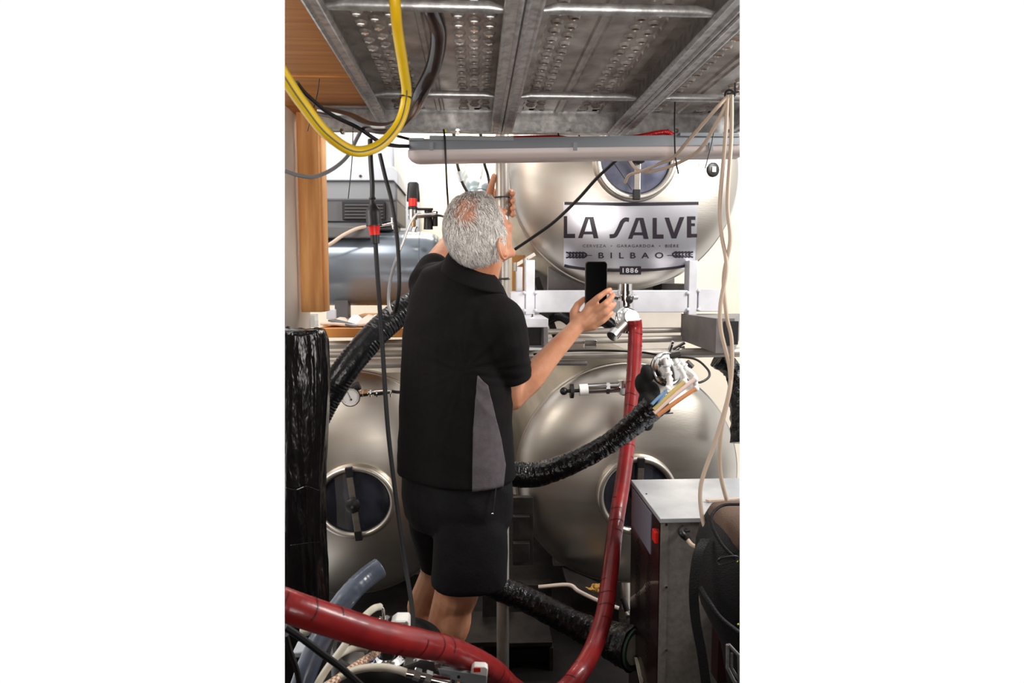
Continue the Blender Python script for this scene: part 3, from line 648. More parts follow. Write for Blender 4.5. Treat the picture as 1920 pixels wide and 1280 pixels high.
# ------------------------------------------------------------------ yellow hose and cables overhead
yp = pix([(737, -40, 1.27), (741, 12, 1.29), (746, 60, 1.33), (757, 130, 1.42), (762, 180, 1.5), (748, 232, 1.5), (712, 272, 1.45), (664, 283, 1.38), (612, 250, 1.3), (568, 195, 1.22), (533, 143, 1.15), (505, 95, 1.12)], 10)
yh = thing('yellow_hose', yp[0], 'thick yellow hose with grey stripe looping below the steel deck', 'hose')
MB().tube(yp, .0105, 16).build('hose_wall', M['yellow'], yh, trim=True)
def _pp(i):
    t_ = (yp[min(i+1, len(yp)-1)]-yp[i-1]).normalized(); c_ = (CAM-yp[i]).normalized(); return yp[i]+(c_-t_*c_.dot(t_)).normalized()*.0096
st = [_pp(i) for i in range(36, len(yp))]; MB().tube(st, .0017, 8).build('stripe', M['stripe'], yh, trim=True)
tag(MB().torus(W(760, 183, 1.5), (0.1, .1, 1), .0125, .0016, 20, 6).tube(pix([(766, 180, 1.5), (772, 160, 1.5), (768, 136, 1.5)]), .0012, 6).build('cable_tie', M['black']), 'black cable tie around the yellow hose', 'cable tie')
tag(MB().tube(pix([(790, -40, 1.36), (808, 12, 1.42), (822, 60, 1.5), (814, 120, 1.6), (790, 172, 1.68), (772, 208, 1.8), (738, 238, 1.9), (695, 238, 1.95), (655, 220, 2.05), (600, 208, 2.1)], 10), lambda t: .019-.005*t, 16).build('smoky_hose', M['brownhose'], trim=True), 'thick smoky brown hose hanging behind the yellow hose', 'hose')
cord('black_cable', [(556, 155, 1.7), (575, 178, 1.75), (620, 214, 1.85), (672, 240, 1.95), (712, 266, 2.05), (740, 273, 2.1), (768, 274, 2.18)], .0055, 'cable_dk', 'dark cable running from upper left down to the lamp end')
cord('black_cable', [(745, 255, 2.2), (775, 262, 2.25), (805, 263, 2.28)], .0045, 'black', 'short black cable behind the left end of the lamp')
cord('grey_cable', [(533, 320, 1.8), (558, 328, 1.82), (590, 331, 1.85), (625, 316, 1.9), (652, 292, 1.95), (668, 262, 2.0), (684, 231, 2.05)], .0052, 'cable_gr', 'grey cable sagging across the wall and timber post at left')
cord('thin_wire', [(599, 148, 1.75), (594, 180, 1.8), (584, 215, 1.8), (577, 246, 1.8)], .0012, 'black', 'thin dark wire hanging from the plywood soffit', 'wire')
cord('thin_wire', [(662, 238, 2.32), (660, 300, 2.25), (653, 372, 2.2)], .0014, 'black', 'thin dark wire hanging in front of the compressor', 'wire')
# cable with red and grey connector
ca1 = cord('power_cable', [(694, 262, 1.95), (695, 300, 1.93), (698, 345, 1.92), (698, 374, 1.92)], .0065, 'cable_dk', 'dark power cable above the red plug')
ca2 = cord('power_cable', [(704, 455, 1.92), (708, 520, 1.92), (717, 650, 1.92), (727, 800, 1.9), (742, 930, 1.88), (757, 1040, 1.85), (770, 1120, 1.8), (778, 1190, 1.75)], .0062, 'cable_dk', 'long dark power cable hanging below the red plug to the floor')
pg = thing('power_connector', W(702, 456, 1.92), 'round industrial power connector, dark grey with red socket, hanging on cable', 'connector')
pa = lambda py: W(698+(py-370)*.065, py, 1.92)
MB().lathe(pa(370), pa(420)-pa(370), [(0, 0), (.0085, 0), (.0095, .004), (.0075, .006), (.0085, .018), (.012, .024), (.019, .034), (.0205, .042), (.0205, .070), (.0215, .072), (.0215, .0765)], 24).build('plug_housing', M['cable_dk'], pg)
MB().lathe(pa(420), pa(450)-pa(420), [(.0175, 0), (.0175, .004), (.0155, .008), (.0135, .030), (.0, .030)], 24).build('red_socket', M['red_plastic'], pg)
MB().lathe(pa(441), pa(460)-pa(441), [(.0122, 0), (.0115, .022), (0, .022)], 20).build('gland', M['cable_dk'], pg)
cord('black_cable', [(712, 288, 1.98), (722, 330, 1.98), (735, 380, 1.98), (744, 440, 1.98), (748, 500, 1.98), (748, 545, 1.98), (742, 580, 2.0), (735, 588, 2.05)], .0055, 'black', 'black cable looping down right of the red plug')
cord('grey_air_hose', [(735, 590, 2.3), (729, 570, 2.4), (731, 530, 2.5), (742, 488, 2.6), (756, 452, 2.8), (768, 420, 3.0), (780, 402, 3.25)], .006, 'cable_gr', 'thin grey air hose rising from the black duct to the filter regulator', 'hose')
cord('black_cable', [(966, 467, 2.55), (1000, 444, 2.5), (1040, 415, 2.45), (1085, 372, 2.4), (1118, 335, 2.35), (1150, 305, 2.3), (1160, 296, 2.28)], .006, 'black', 'black cable rising diagonally in front of the upper tank')
cord('thin_wire', [(1150, 304, 2.3), (1165, 325, 2.4), (1184, 355, 2.6)], .0022, 'cable_dk', 'thin black wire crossing the upper sight glass', 'wire')
bg = 'beige cables hanging at the right'
cord('beige_cable', [(1366, 178, 1.83), (1335, 212, 1.84), (1292, 262, 1.95), (1262, 296, 2.1), (1238, 306, 2.2), (1205, 320, 2.3), (1180, 328, 2.35), (1172, 342, 2.4)], .0052, 'beige', 'beige cable looping left in front of the lamp, upper one', 'cable', bg)
cord('beige_cable', [(1368, 180, 1.83), (1346, 226, 1.85), (1312, 280, 1.95), (1275, 304, 2.1), (1240, 317, 2.2), (1212, 322, 2.3), (1192, 316, 2.35), (1180, 300, 2.4)], .0052, 'beige', 'beige cable looping left in front of the lamp, lower one', 'cable', bg)
cord('beige_cable', [(1364, 178, 1.83), (1360, 260, 1.84), (1350, 380, 1.84), (1353, 440, 1.84), (1362, 500, 1.83), (1351, 570, 1.83), (1352, 620, 1.83), (1368, 690, 1.82), (1366, 740, 1.8), (1340, 830, 1.78), (1315, 905, 1.76), (1315, 960, 1.74), (1325, 1000, 1.72)], .0056, 'beige', 'beige cable hanging at right that swings left over the cabinet top', 'cable', bg)
cord('beige_cable', [(1372, 178, 1.83), (1371, 260, 1.84), (1364, 380, 1.83), (1369, 450, 1.83), (1357, 520, 1.84), (1362, 590, 1.84), (1372, 640, 1.83), (1370, 720, 1.81), (1352, 810, 1.8), (1350, 880, 1.8), (1362, 935, 1.79), (1368, 950, 1.78)], .0056, 'beige', 'beige cable hanging at right that stays straight down to the backpack', 'cable', bg)
tag(MB().torus(W(1368, 178, 1.83), (0, 1, 0.2), .012, .003, 20, 6).bar(W(1364, 176, 1.82), W(1385, 172, 1.82), .004, .004).bar(W(1378, 155, 1.82), W(1378, 180, 1.82), .003, .003).build('cable_tie', M['black']), 'black cable tie holding the beige cables to the crossbar', 'cable tie')
# ------------------------------------------------------------------ black ducts
def wr(sd, amp=.05, fr=60):
    return lambda L_, a: 1+amp*(1-2.4*abs(noise.noise(Vector((L_*fr+math.sin(a)*1.5, math.cos(a)*1.3+sd, math.sin(a)*1.3)))))+amp*.6*(1-2.4*abs(noise.noise(Vector((L_*fr*1.7-math.cos(a)*2, math.cos(a)*2.6+sd, math.sin(a)*2.6)))))
def spl(L_, a): return 1+.028*math.sin(L_*520+a)+.02*noise.noise(Vector((L_*20, math.cos(a)*2, math.sin(a)*2)))
tag(MB().tube(pix([(585, 800, 2.35), (610, 752, 2.38), (650, 690, 2.4), (700, 630, 2.45), (745, 590, 2.5), (790, 560, 2.55)], 24), .047, 24, rf=spl).build('spiral_duct', M['duct_spiral'], trim=True), 'black spiral wrapped duct rising from the plastic wrap behind the man back', 'duct')
tag(MB().tube(pix([(925, 880, 2.42), (960, 888, 2.42), (1010, 888, 2.42), (1070, 868, 2.4), (1130, 838, 2.4), (1180, 802, 2.38), (1225, 762, 2.36)], 60), lambda t: .040+.004*math.sin(t*7), 28, rf=wr(1)).build('wrapped_duct', M['duct']), 'black tape wrapped duct curving from the man waist up to the manifold', 'duct')
du = thing('open_duct', W(1190, 1250, 2.25), 'black film wrapped duct on the floor side ending in a green rimmed mouth', 'duct')
dpt = pix([(895, 1085, 2.5), (930, 1100, 2.5), (985, 1122, 2.48), (1050, 1156, 2.42), (1110, 1186, 2.36), (1150, 1202, 2.3), (1188, 1216, 2.24)], 50)
MB().tube(dpt, lambda t: .045+.030*max(0, t-.55)/.45, 28, rf=wr(5, .05, 40)).build('duct_wrap', M['duct'], du)
dax = (dpt[-1]-dpt[-3]).normalized(); MB().lathe(dpt[-1], dax, [(.0, .003), (.055, .004), (.058, .01), (.070, .01), (.070, -.004)], 32).build('green_mouth', M['green'], du); MB().lathe(dpt[-1]+dax*.005, dax, [(0, .002), (.052, .002), (.052, 0)], 24).build('inner_sleeve', M['cream_hose'], du)
for k in range(5): 
    cord('white_strand', [(1190+k, 1232, 2.2), (1196+k*2, 1260, 2.15), (1203+k*4, 1290, 2.1)], .0014, 'cream_hose', 'thin pale strand of the fan below the green duct mouth', 'string', 'pale strands below the green duct mouth', 5, 4)
# ------------------------------------------------------------------ red hoses
def rhose(name, pts, r, lab, n=12, stripes=()):
    P = pix(pts, n); t = thing(name, P[0], lab, 'hose')
    MB().tube(P, r, 24, rf=lambda L_, a: 1+.008*math.sin(L_*700)).build('hose_wall', M['redhose'], t, trim=True)
    L_ = 0; nxt = .05; rm = MB(); cnt = 0
    for a, b in zip(P, P[1:]):
        L_ += (b-a).length
        if L_ > nxt:
            nxt += .05; tt = (b-a).normalized(); rr = (r(P.index(b)/(len(P)-1)) if callable(r) else r)
            u, v = frame_of(tt)
            for k in range(14):
                a0 = -.2+k*.17+cnt*.9; p = [b+(u*math.cos(a0+e)+v*math.sin(a0+e))*(rr+.0012)+tt*(.0012*s_+.004*math.sin(a0*2)) for e, s_ in ((0, -1), (.17, -1), (.17, 1), (0, 1))]
                rm.quad(*p)
            cnt += 1; rm.build('printed_ring', M['redmark'], t, trim=True); rm = MB()
    return t
rhose('red_hose', [(1190, 600, 2.72), (1191, 625, 2.72), (1188, 700, 2.68), (1180, 800, 2.6), (1168, 900, 2.5), (1155, 980, 2.4), (1143, 1080, 2.22), (1133, 1150, 2.1), (1112, 1215, 2.0), (1085, 1262, 1.9), (1050, 1300, 1.85), (1000, 1310, 1.8), (960, 1290, 1.7), (920, 1255, 1.55), (850, 1222, 1.42), (780, 1205, 1.32), (700, 1188, 1.26), (620, 1163, 1.22), (560, 1143, 1.2), (520, 1128, 1.2)], .0282, 'long red wire reinforced hose from the tank valve down, round and out at lower left', 14)
# ------------------------------------------------------------------ valve on upper tank
vt = thing('tank_valve', W(1172, 585, 2.75), 'polished steel butterfly valve under the upper tank with black knob', 'valve')
def cy(n, m, a, b, r, par, r2=None, seg=24): return MB().cyl(W(*a), W(*b), r, r2, seg).build(n, M[m], par)
Yv = 2.84
cy('outlet_neck', 'chrome', (1172, 532, Yv), (1172, 556, Yv), .030, vt)
cy('clamp_ferrule', 'chrome', (1172, 545, Yv), (1172, 551, Yv), .034, vt)
cy('clamp_ring', 'chrome', (1172, 554, Yv), (1173, 562, Yv), .042, vt)
cy('clamp_wing', 'chrome', (1150, 556, Yv-.02), (1160, 558, Yv-.03), .010, vt); cy('clamp_wing', 'chrome', (1186, 558, Yv-.03), (1194, 558, Yv-.02), .009, vt)
cy('valve_body', 'chrome', (1173, 562, Yv), (1175, 585, Yv), .030, vt)
q = W(1180, 562, Yv-.055); kb_ = MB().ball(q, .016, 16, 10).cyl(q, q+Vector((0, .04, 0)), .006).build('black_knob', M['black'], vt)
vh = thing('hose_coupler', W(1178, 600, 2.74), 'silver clamp coupler joining valve and red hose with short side spout', 'coupler')
q = W(1178, 600, 2.76); ax_ = Vector((.25, -.85, .35)).normalized()
MB().lathe(q-ax_*.015, ax_, [(0, 0), (.052, 0), (.055, .004), (.055, .012), (.046, .02), (.036, .032), (.032, .05), (0, .05)], 36).build('coupler_flange', M['galv'], vh)
MB().torus(q-ax_*.002, ax_, .054, .005, 36, 8).build('clamp_band', M['chrome'], vh)
cy('side_spout', 'steel_dk', (1170, 608, 2.72), (1152, 626, 2.68), .019, vh); cy('spout_cap', 'chrome', (1155, 622, 2.685), (1148, 631, 2.67), .024, vh)
cy('band_screw', 'chrome', (1158, 585, 2.7), (1160, 598, 2.7), .006, vh)
for a in range(8):
    u, v = frame_of(ax_); MB().cyl(q+(u*math.cos(a*.785)+v*math.sin(a*.785))*.044-ax_*.0, q+(u*math.cos(a*.785)+v*math.sin(a*.785))*.044+ax_*.012, .0035, seg=8).build('bolt', M['chrome'], vh)
# ------------------------------------------------------------------ sampling valve lower right tank
sv = thing('pressure_valve', W(1110, 745, 2.72), 'horizontal chrome pressure valve with black knob and white sleeve', 'valve')
Ys = 2.75
cy('chrome_tube', 'chrome', (1098, 729, Ys), (1168, 725, Ys), .021, sv); cy('white_sleeve', 'white_pl', (1086, 731, Ys), (1102, 730, Ys), .024, sv)
cy('black_wheel', 'black', (1069, 733, Ys), (1075, 733, Ys), .029, sv); cy('spindle', 'black', (1060, 733, Ys), (1088, 732, Ys), .007, sv)
MB().ball(W(1057, 733, Ys), .016, 16, 10).build('ball_knob', M['black'], sv)
cy('hex_nut', 'chrome', (1136, 727, Ys), (1142, 727, Ys), .026, sv, seg=6); cy('end_flange', 'chrome', (1160, 726, Ys), (1169, 725, Ys), .032, sv, seg=6)
cy('stem', 'steel_dk', (1168, 728, Ys), (1200, 728, Ys+.04), .030, sv)
q = W(1190, 800, 2.72); 
st2 = thing('elbow_fitting', W(1200, 800, 2.7), 'shiny steel elbow fitting hidden behind the red hose', 'fitting')
MB().tube(pix([(1165, 726, 2.8), (1195, 745, 2.75), (1204, 775, 2.72), (1200, 800, 2.72)], 8), .026, 18).build('elbow', M['chrome'], st2)
# ------------------------------------------------------------------ manifold with push fit fittings
mf = thing('hose_manifold', W(1262, 720, 2.35), 'round chrome manifold head with white push fit elbows and coloured tubes', 'manifold')
q = W(1256, 690, 2.38); ax = Vector((-.12, -.75, .42)).normalized(); ax = Vector((.25, -.85, .25)).normalized()
MB().lathe(q-ax*.03, ax, [(0, 0), (.052, 0), (.056, .006), (.056, .012), (.052, .02), (.048, .03), (.02, .038), (0, .038)], 40).build('manifold_disc', M['chrome'], mf)
MB().torus(q-ax*.02, ax, .056, .006, 40, 8).build('clamp_ring', M['chrome'], mf); MB().torus(q-ax*.03, ax, .056, .005, 40, 8).build('rubber_seal', M['black'], mf)
for a, b in (((1254, 655), (1262, 640)), ((1262, 655), (1284, 642)), ((1266, 655), (1284, 651)), ((1255, 660), (1260, 645))):
    cy('wing_bolt', 'chrome', (a[0], a[1], 2.34), (b[0], b[1], 2.33), .0055, mf, seg=8)
cy('black_clip', 'black', (1256, 668, 2.31), (1275, 664, 2.31), .010, mf, seg=6); cy('black_clip', 'black', (1288, 678, 2.31), (1298, 688, 2.31), .010, mf, seg=6)
for (a, b, c_, t2, tm) in (((1248, 672), (1254, 700), (1250, 732), (1222, 758), 'blue_tube'), ((1240, 690), (1256, 712), (1252, 728), (1230, 765), 'blue_tube'),
                    ((1264, 672), (1275, 690), (1283, 715), (1226, 768), 'yellow_tube'), ((1276, 676), (1290, 695), (1303, 710), (1226, 774), 'pink_tube'), ((1282, 690), (1296, 705), (1305, 728), (1232, 779), 'orange_tube')):
    sp_ = thing  # fittings are parts
    cy('push_fit_nut', 'white_pl', (a[0], a[1], 2.32), ((a[0]+b[0])/2, (a[1]+b[1])/2, 2.30), .0100, mf, seg=12)
    cy('push_fit_body', 'white_pl', ((a[0]+b[0])/2, (a[1]+b[1])/2, 2.30), (b[0], b[1], 2.28), .0082, mf, seg=12)
    MB().tube(pix([(b[0], b[1], 2.28), ((b[0]+c_[0])/2+3, (b[1]+c_[1])/2, 2.27), (c_[0], c_[1], 2.27)], 6), .0088, 12).build('elbow', M['white_pl'], mf)
    mx, my = (a[0]+b[0])/2, (a[1]+b[1])/2
    cy('release_ring', 'comp', (mx-(b[0]-a[0])*.06, my-(b[1]-a[1])*.06, 2.30), (mx+(b[0]-a[0])*.06, my+(b[1]-a[1])*.06, 2.30), .0128, mf, seg=14)
    cy('release_ring', 'white_pl', (b[0]-(b[0]-a[0])*.1, b[1]-(b[1]-a[1])*.1, 2.28), (b[0]+(b[0]-a[0])*.08, b[1]+(b[1]-a[1])*.08, 2.28), .0118, mf, seg=14)
    MB().ball(W(c_[0], c_[1], 2.265), .0112, 12, 8).build('elbow_nut', M['white_pl'], mf)
    MB().tube(pix([(c_[0], c_[1], 2.262), ((c_[0]+t2[0])/2, (c_[1]+t2[1])/2-1, 2.25), (t2[0], t2[1], 2.24)], 5), .0055 if tm == 'blue_tube' else .0075, 12).build('tube', M[tm], mf, label={'blue_tube': 'blue tube', 'yellow_tube': 'yellow tube', 'pink_tube': 'clear pinkish tube', 'orange_tube': 'orange tube'}[tm])
fm = MB()
for (x, y, s, Y) in ((1214, 700, .030, 2.40), (1206, 720, .036, 2.42), (1222, 735, .036, 2.42), (1212, 755, .036, 2.40), (1235, 765, .028, 2.36), (1250, 764, .018, 2.34), (1205, 775, .034, 2.4), (1212, 790, .030, 2.38)): fm.ell(W(x, y, Y), ((s*.8, 0, .3*s), (0, s, 0), (-.3*s, 0, s*1.1)), 18, 12)
fo_ = fm.build('foam_sleeve', M['foam'], voxel=.006, smooth_it=3)
tag(fo_, 'black foam sleeve bundled around the tubes behind the red hose', 'sleeve')
tag(MB().torus(W(1228, 768, 2.3), (.7, 0, .5), .026, .003, 20, 6).tube(pix([(1226, 770, 2.28), (1232, 776, 2.27), (1262, 774, 2.27)]), .002, 6).build('cable_tie', M['black']), 'black cable tie binding the coloured tubes', 'cable tie')
# far right black bag-like hanging
tag(MB().tube(pix([(1345, 672, 2.9), (1378, 700, 2.9), (1384, 760, 2.85), (1386, 830, 2.8)], 16), lambda t: .035-.006*t, 18, rf=wr(9, .22, 16)).build('wrapped_duct', M['duct'], trim=True), 'black crumpled wrapped duct hanging at the far right edge', 'duct')
# ------------------------------------------------------------------ gauge on left tank
gg = thing('pressure_gauge', W(657, 765, 2.8), 'round white pressure gauge on the lower left tank', 'gauge')
q = W(657, 744, 2.72); ax = (CAM-q).normalized(); ax.z *= .4; ax.normalize()
MB().lathe(q, ax, [(0, -.016), (.036, -.016), (.038, -.01), (.038, .004), (.0345, .005), (.0345, .001)], 36).build('gauge_case', M['chrome'], gg)
dl = MB().lathe(q, ax, [(0, .0016), (.0344, .0014)], 36).build('gauge_dial', M['label_w'], gg)
u, v = frame_of(ax); 
if v.z < 0: v = -v
if u.x < 0: u = -u
o3 = q+ax*.003
MB().bar(o3+Vector((.004, 0, -.012)), o3+Vector((-.011, 0, .021)), .0018, .001, up=ax).ball(o3+Vector((.003, 0, -.010)), .004, 10, 6).build('needle', M['black'], gg)
tk = MB()
for k in range(21):
    a = R(225-k*13.5); d = u*math.cos(a)+v*math.sin(a); tk.bar(o3+d*.026, o3+d*(.031), .0009, .0006, up=ax)
tk.build('tick_marks', M['ink'], dl, kind='stuff')
gv = thing('gauge_valve', W(700, 745, 2.8), 'chrome valve fittings joining gauge, knob and black hose', 'fitting')
cy('stem', 'chrome', (662, 738, 2.76), (672, 728, 2.8), .012, gv); cy('knurled_knob', 'dark_metal', (660, 728, 2.77), (674, 722, 2.77), .018, gv, seg=12)
cy('body', 'chrome', (674, 738, 2.77), (690, 736, 2.77), .014, gv, seg=6); cy('union', 'chrome', (690, 737, 2.77), (702, 736, 2.77), .008, gv)
cy('quick_coupling', 'chrome', (702, 737, 2.77), (720, 735, 2.77), .014, gv); cy('coupling_tail', 'chrome', (720, 735, 2.77), (735, 734, 2.77), .009, gv)
cy('nozzle', 'dark_metal', (630, 750, 2.78), (642, 746, 2.78), .010, gv)
for px in (680, 694, 706, 724, 732): cy('hex_ring', 'chrome', (px, 737, 2.77), (px+2, 737, 2.77), .0165, gv, seg=6)
cord('black_hose', [(734, 733, 2.77), (745, 735, 2.77), (765, 735, 2.75)], .0062, 'black', 'thin black hose leaving the gauge fittings towards the man', 'hose')
# ------------------------------------------------------------------ black plastic wrap at left
def ringp(py, x0, x1, Y, d, sd):
    a = W(x0, py, Y); b = W(x1, py, Y); cx = (a.x+b.x)/2; hw = (b.x-a.x)/2; out = []
    for k in range(64):
        t = 2*math.pi*k/64; f = 1+.10*noise.noise(Vector((math.cos(t)*5, math.sin(t)*5, py*.0035)))+.05*noise.noise(Vector((t*9, py*.006, 1)))+.03*noise.noise(Vector((t*20, py*.03, 3)))
        cx_ = math.copysign(abs(math.cos(t))**.7, math.cos(t)); sx_ = math.copysign(abs(math.sin(t))**.7, math.sin(t))
        out.append(Vector((cx+hw*cx_*(1 if cx_ > 0 else 1)*f, Y+d*.5+d*.5*sx_*f, a.z+.012*noise.noise(Vector((t*2, py*.01, 0))))))
    return out
rows = []
for k in range(90):
    py = 622+k*(1290-622)/89; x1 = 600+4*math.sin(k*.11)+(-2 if py > 1000 else 0); 
    if k < 2: x1 -= (2-k)*3
    rows.append(ringp(py, 515, x1, 1.95, .16, 0))
wrp = thing('wrapped_column', W(565, 1280, 1.95), 'tall column wrapped in crumpled black plastic film at the left edge', 'wrapped column')
MB().loft(rows).build('film_wrap', M['bag'], wrp, trim=True, angle=180)
cr2 = MB().tube(pix([(536, 914, 1.935), (555, 918, 1.93), (575, 912, 1.93), (598, 920, 1.935)], 10), .0022, 6).tube(pix([(545, 1022, 1.935), (575, 1018, 1.93), (599, 1016, 1.935)], 10), .0016, 6).tube(pix([(536, 624, 1.94), (560, 622, 1.935), (580, 626, 1.935), (598, 620, 1.94)], 10), .0018, 6)
cr2.build('film_crease', M['bag'], wrp, trim=True)
# ------------------------------------------------------------------ steel cabinet at right
cb = thing('steel_cabinet', (W(1310, 970, 1.95).x, 2.1, 0), 'low steel cabinet with brushed top, maroon side and red switch, right foreground', 'cabinet')
ztop = W(1240, 972, 1.95).z
A = W(1240, 972, 1.95); Bx = W(1183, 900, 1.95)
def onz(px, py, z): d = ray(px, py); return Vector((0, 0, CZ))+d*((z-CZ)/d.z)
t0 = onz(1238, 972, ztop); t1 = onz(1390, 972, ztop); t2_ = onz(1390, 893, ztop); t3 = onz(1183, 899, ztop)
t1 = Vector((t1.x, t0.y, ztop)); t2_ = Vector((t2_.x, t3.y, ztop))
ins = .012
MB().hexa([t0-Vector((0, 0, .014)), t1-Vector((0, 0, .014)), t2_-Vector((0, 0, .014)), t3-Vector((0, 0, .014)), t0, t1, t2_, t3]).build('top_plate', M['cab_top'], cb, smooth=False, trim=True, bevel=.0015)
f0 = t0+Vector((.003, .006, 0)); f1 = t1+Vector((0, .006, 0)); b1 = t2_+Vector((0, -.01, 0)); b0 = t3+Vector((.004, -.01, 0))
def lo(v, z): return Vector((v.x, v.y, z))
MB().hexa([lo(f0, .02), lo(f1, .02), lo(b1, .02), lo(b0, .02), lo(f0, ztop-.014), lo(f1, ztop-.014), lo(b1, ztop-.014), lo(b0, ztop-.014)]).build('carcass', M['cab_front'], cb, smooth=False, trim=True)
e = (b0-f0).normalized(); nn = Vector((-e.y, e.x, 0)); nn = nn if nn.x < 0 else -nn
def side(u0, u1, z0, z1, off, name, m, **k):
    a = f0+(b0-f0)*u0+nn*off; b = f0+(b0-f0)*u1+nn*off
    return MB().hexa([lo(a, z0), lo(b, z0), lo(b-nn*off, z0), lo(a-nn*off, z0), lo(a, z1), lo(b, z1), lo(b-nn*off, z1), lo(a-nn*off, z1)]).build(name, M[m], cb, smooth=False, **k)
side(.0, 1, .02, ztop-.014, .003, 'side_panel', 'maroon', label='dark maroon side panel')
side(.25, .93, ztop-.15, ztop-.02, .006, 'control_plate', 'lilac', bevel=.001, label='grey lilac plate on the side')
sw = side(.04, .14, ztop-.085, ztop-.05, .012, 'switch', 'red_plastic', bevel=.002, label='red rocker switch')
# perforated vent arches on the side
for u in (.25, .62):
    vg = MB()
    for i in range(6):
        for j in range(26):
            if abs(i-2.5)*1.1 > 2.9*math.sqrt(max(0, 1-((j-13)/13.5)**2)): continue
            a = f0+(b0-f0)*(u+i*.03)+nn*.0042; z = .32+j*.013; vg.bar(lo(a, z), lo(a, z+.006), .004, .001, up=nn)
    vg.build('vent_holes', M['dark_metal'], cb, kind='stuff', smooth=False)
cs = MB().hexa([lo(f0-Vector((0, .003, 0)), .02), lo(f0+Vector((.022, -.003, 0)), .02), lo(f0+Vector((.022, 0, 0)), .02), lo(f0, .02), lo(f0-Vector((0, .003, 0)), ztop-.016), lo(f0+Vector((.022, -.003, 0)), ztop-.016), lo(f0+Vector((.022, 0, 0)), ztop-.016), lo(f0, ztop-.016)]).build('corner_strip', M['cab_front'], cb, smooth=False)
for py in (983, 1100, 1218):
    q = onz(1249, py, 0); q = W(1249, py, f0.y-.003); MB().cyl(q, q+Vector((0, -.003, 0)), .004, seg=10).build('screw', M['chrome'], cb)
q = onz(1212, 926, ztop); MB().cyl(q, q+Vector((0, 0, .002)), .003, seg=8).build('screw', M['black'], cb)
ha = onz(1328, 938, ztop+.006); hb_ = onz(1392, 934, ztop+.006)
tag(MB().bar(ha, hb_, .012, .006).cyl(ha-Vector((0, 0, .003)), ha+Vector((0, 0, .004)), .008).build('flat_strip', M['beige'], trim=True, bevel=.001), 'beige flat bar lying on the brushed cabinet top', 'bar')
plg = thing('cable_gland', W(1282, 1000, 1.93), 'black cable gland with beige cord on the cabinet front', 'plug')
MB().tube(pix([(1290, 1010, 1.93), (1281, 1003, 1.915), (1277, 996, 1.93), (1281, 991, 1.95)], 6), .010, 12).build('gland_body', M['black'], plg); cy('gland_tab', 'black', (1284, 996, 1.92), (1293, 995, 1.92), .004, plg, seg=8)
cord('beige_cable', [(1288, 1010, 1.92), (1296, 1020, 1.9), (1306, 1025, 1.88), (1316, 1024, 1.87)], .0062, 'beige', 'short beige cord from the black gland to behind the backpack')
cord('beige_cable', [(1313, 1108, 1.88), (1312, 1122, 1.88), (1322, 1132, 1.88)], .006, 'beige', 'small loop of beige cord showing beside the backpack strap')
# ------------------------------------------------------------------ backpack
bpk = thing('backpack', W(1350, 1280, 1.75), 'black backpack with brown top hanging at the lower right edge', 'backpack')
def bring(py, x0, x1, Y, d, pw_=.75):
    a = W(x0, py, Y); b = W(x1, py, Y); cx = (a.x+b.x)/2; hw = (b.x-a.x)/2
    return [Vector((cx+hw*math.copysign(abs(math.cos(t))**pw_, math.cos(t)), Y+d*math.copysign(abs(math.sin(t))**pw_, math.sin(t)), a.z+.004*noise.noise(Vector((t*2, py*.02, 7))))) for t in [2*math.pi*k/40 for k in range(40)]]
rows = [(950, 1352, 1440, .02), (955, 1340, 1450, .05), (968, 1330, 1458, .08), (990, 1318, 1462, .09), (1020, 1311, 1465, .1), (1060, 1308, 1465, .105), (1100, 1311, 1465, .105), (1140, 1320, 1465, .1), (1180, 1340, 1465, .095), (1215, 1358, 1465, .09), (1290, 1370, 1465, .085)]
MB().loft([bring(py, x0, x1, 1.72, d) for py, x0, x1, d in rows]).build('pack_body', M['fabric_bk'], bpk, trim=True, angle=180)
tp = [(946, 1345, 1440, .03), (953, 1332, 1450, .06), (970, 1328, 1458, .092), (995, 1334, 1462, .104), (1025, 1348, 1465, .110), (1058, 1372, 1465, .113)]
MB().loft([bring(py, x0+4, x1, 1.715, d) for py, x0, x1, d in tp]).build('brown_top_panel', M['fabric_br'], bpk, trim=True, angle=180, label='brown fabric top')
MB().tube(pix([(1390, 945, 1.64), (1360, 946, 1.65), (1345, 953, 1.645), (1334, 968, 1.635), (1337, 990, 1.625), (1352, 1018, 1.615), (1372, 1040, 1.61), (1395, 1060, 1.61)], 8), .004, 8).build('piping', M['fabric_bk'], bpk, trim=True)
MB().tube(pix([(1345, 1052, 1.605), (1352, 1046, 1.6), (1378, 1042, 1.6), (1381, 1049, 1.6), (1350, 1058, 1.6), (1345, 1052, 1.605)], 5), .003, 8).build('buckle', M['black'], bpk, trim=True)
MB().tube(pix([(1312, 1100, 1.63), (1330, 1130, 1.61), (1352, 1160, 1.6), (1390, 1190, 1.6)], 8), .007, 10).build('seam_roll', M['fabric_bk'], bpk, trim=True)
sg = []
for (px, py, Y) in ((1322, 1010, 1.66), (1308, 1040, 1.64), (1301, 1100, 1.63), (1304, 1160, 1.63), (1315, 1220, 1.63), (1325, 1290, 1.63)): sg.append(W(px, py, Y))
P = spline(sg, 8); ms = MB(); ms.loft([[p+Vector((a, b, 0)) for a, b in ((-.012, -.002), (.012, -.002), (.012, .002), (-.012, .002))] for p in P]); ms.build('strap', M['fabric_bk'], bpk)
for (px, py) in ((1382, 1052), (1384, 1170)): q = W(px, py, 1.6); MB().ball(q, .0025, 8, 6).build('zip_pull', M['lime'], bpk, label='lime green zip pull')
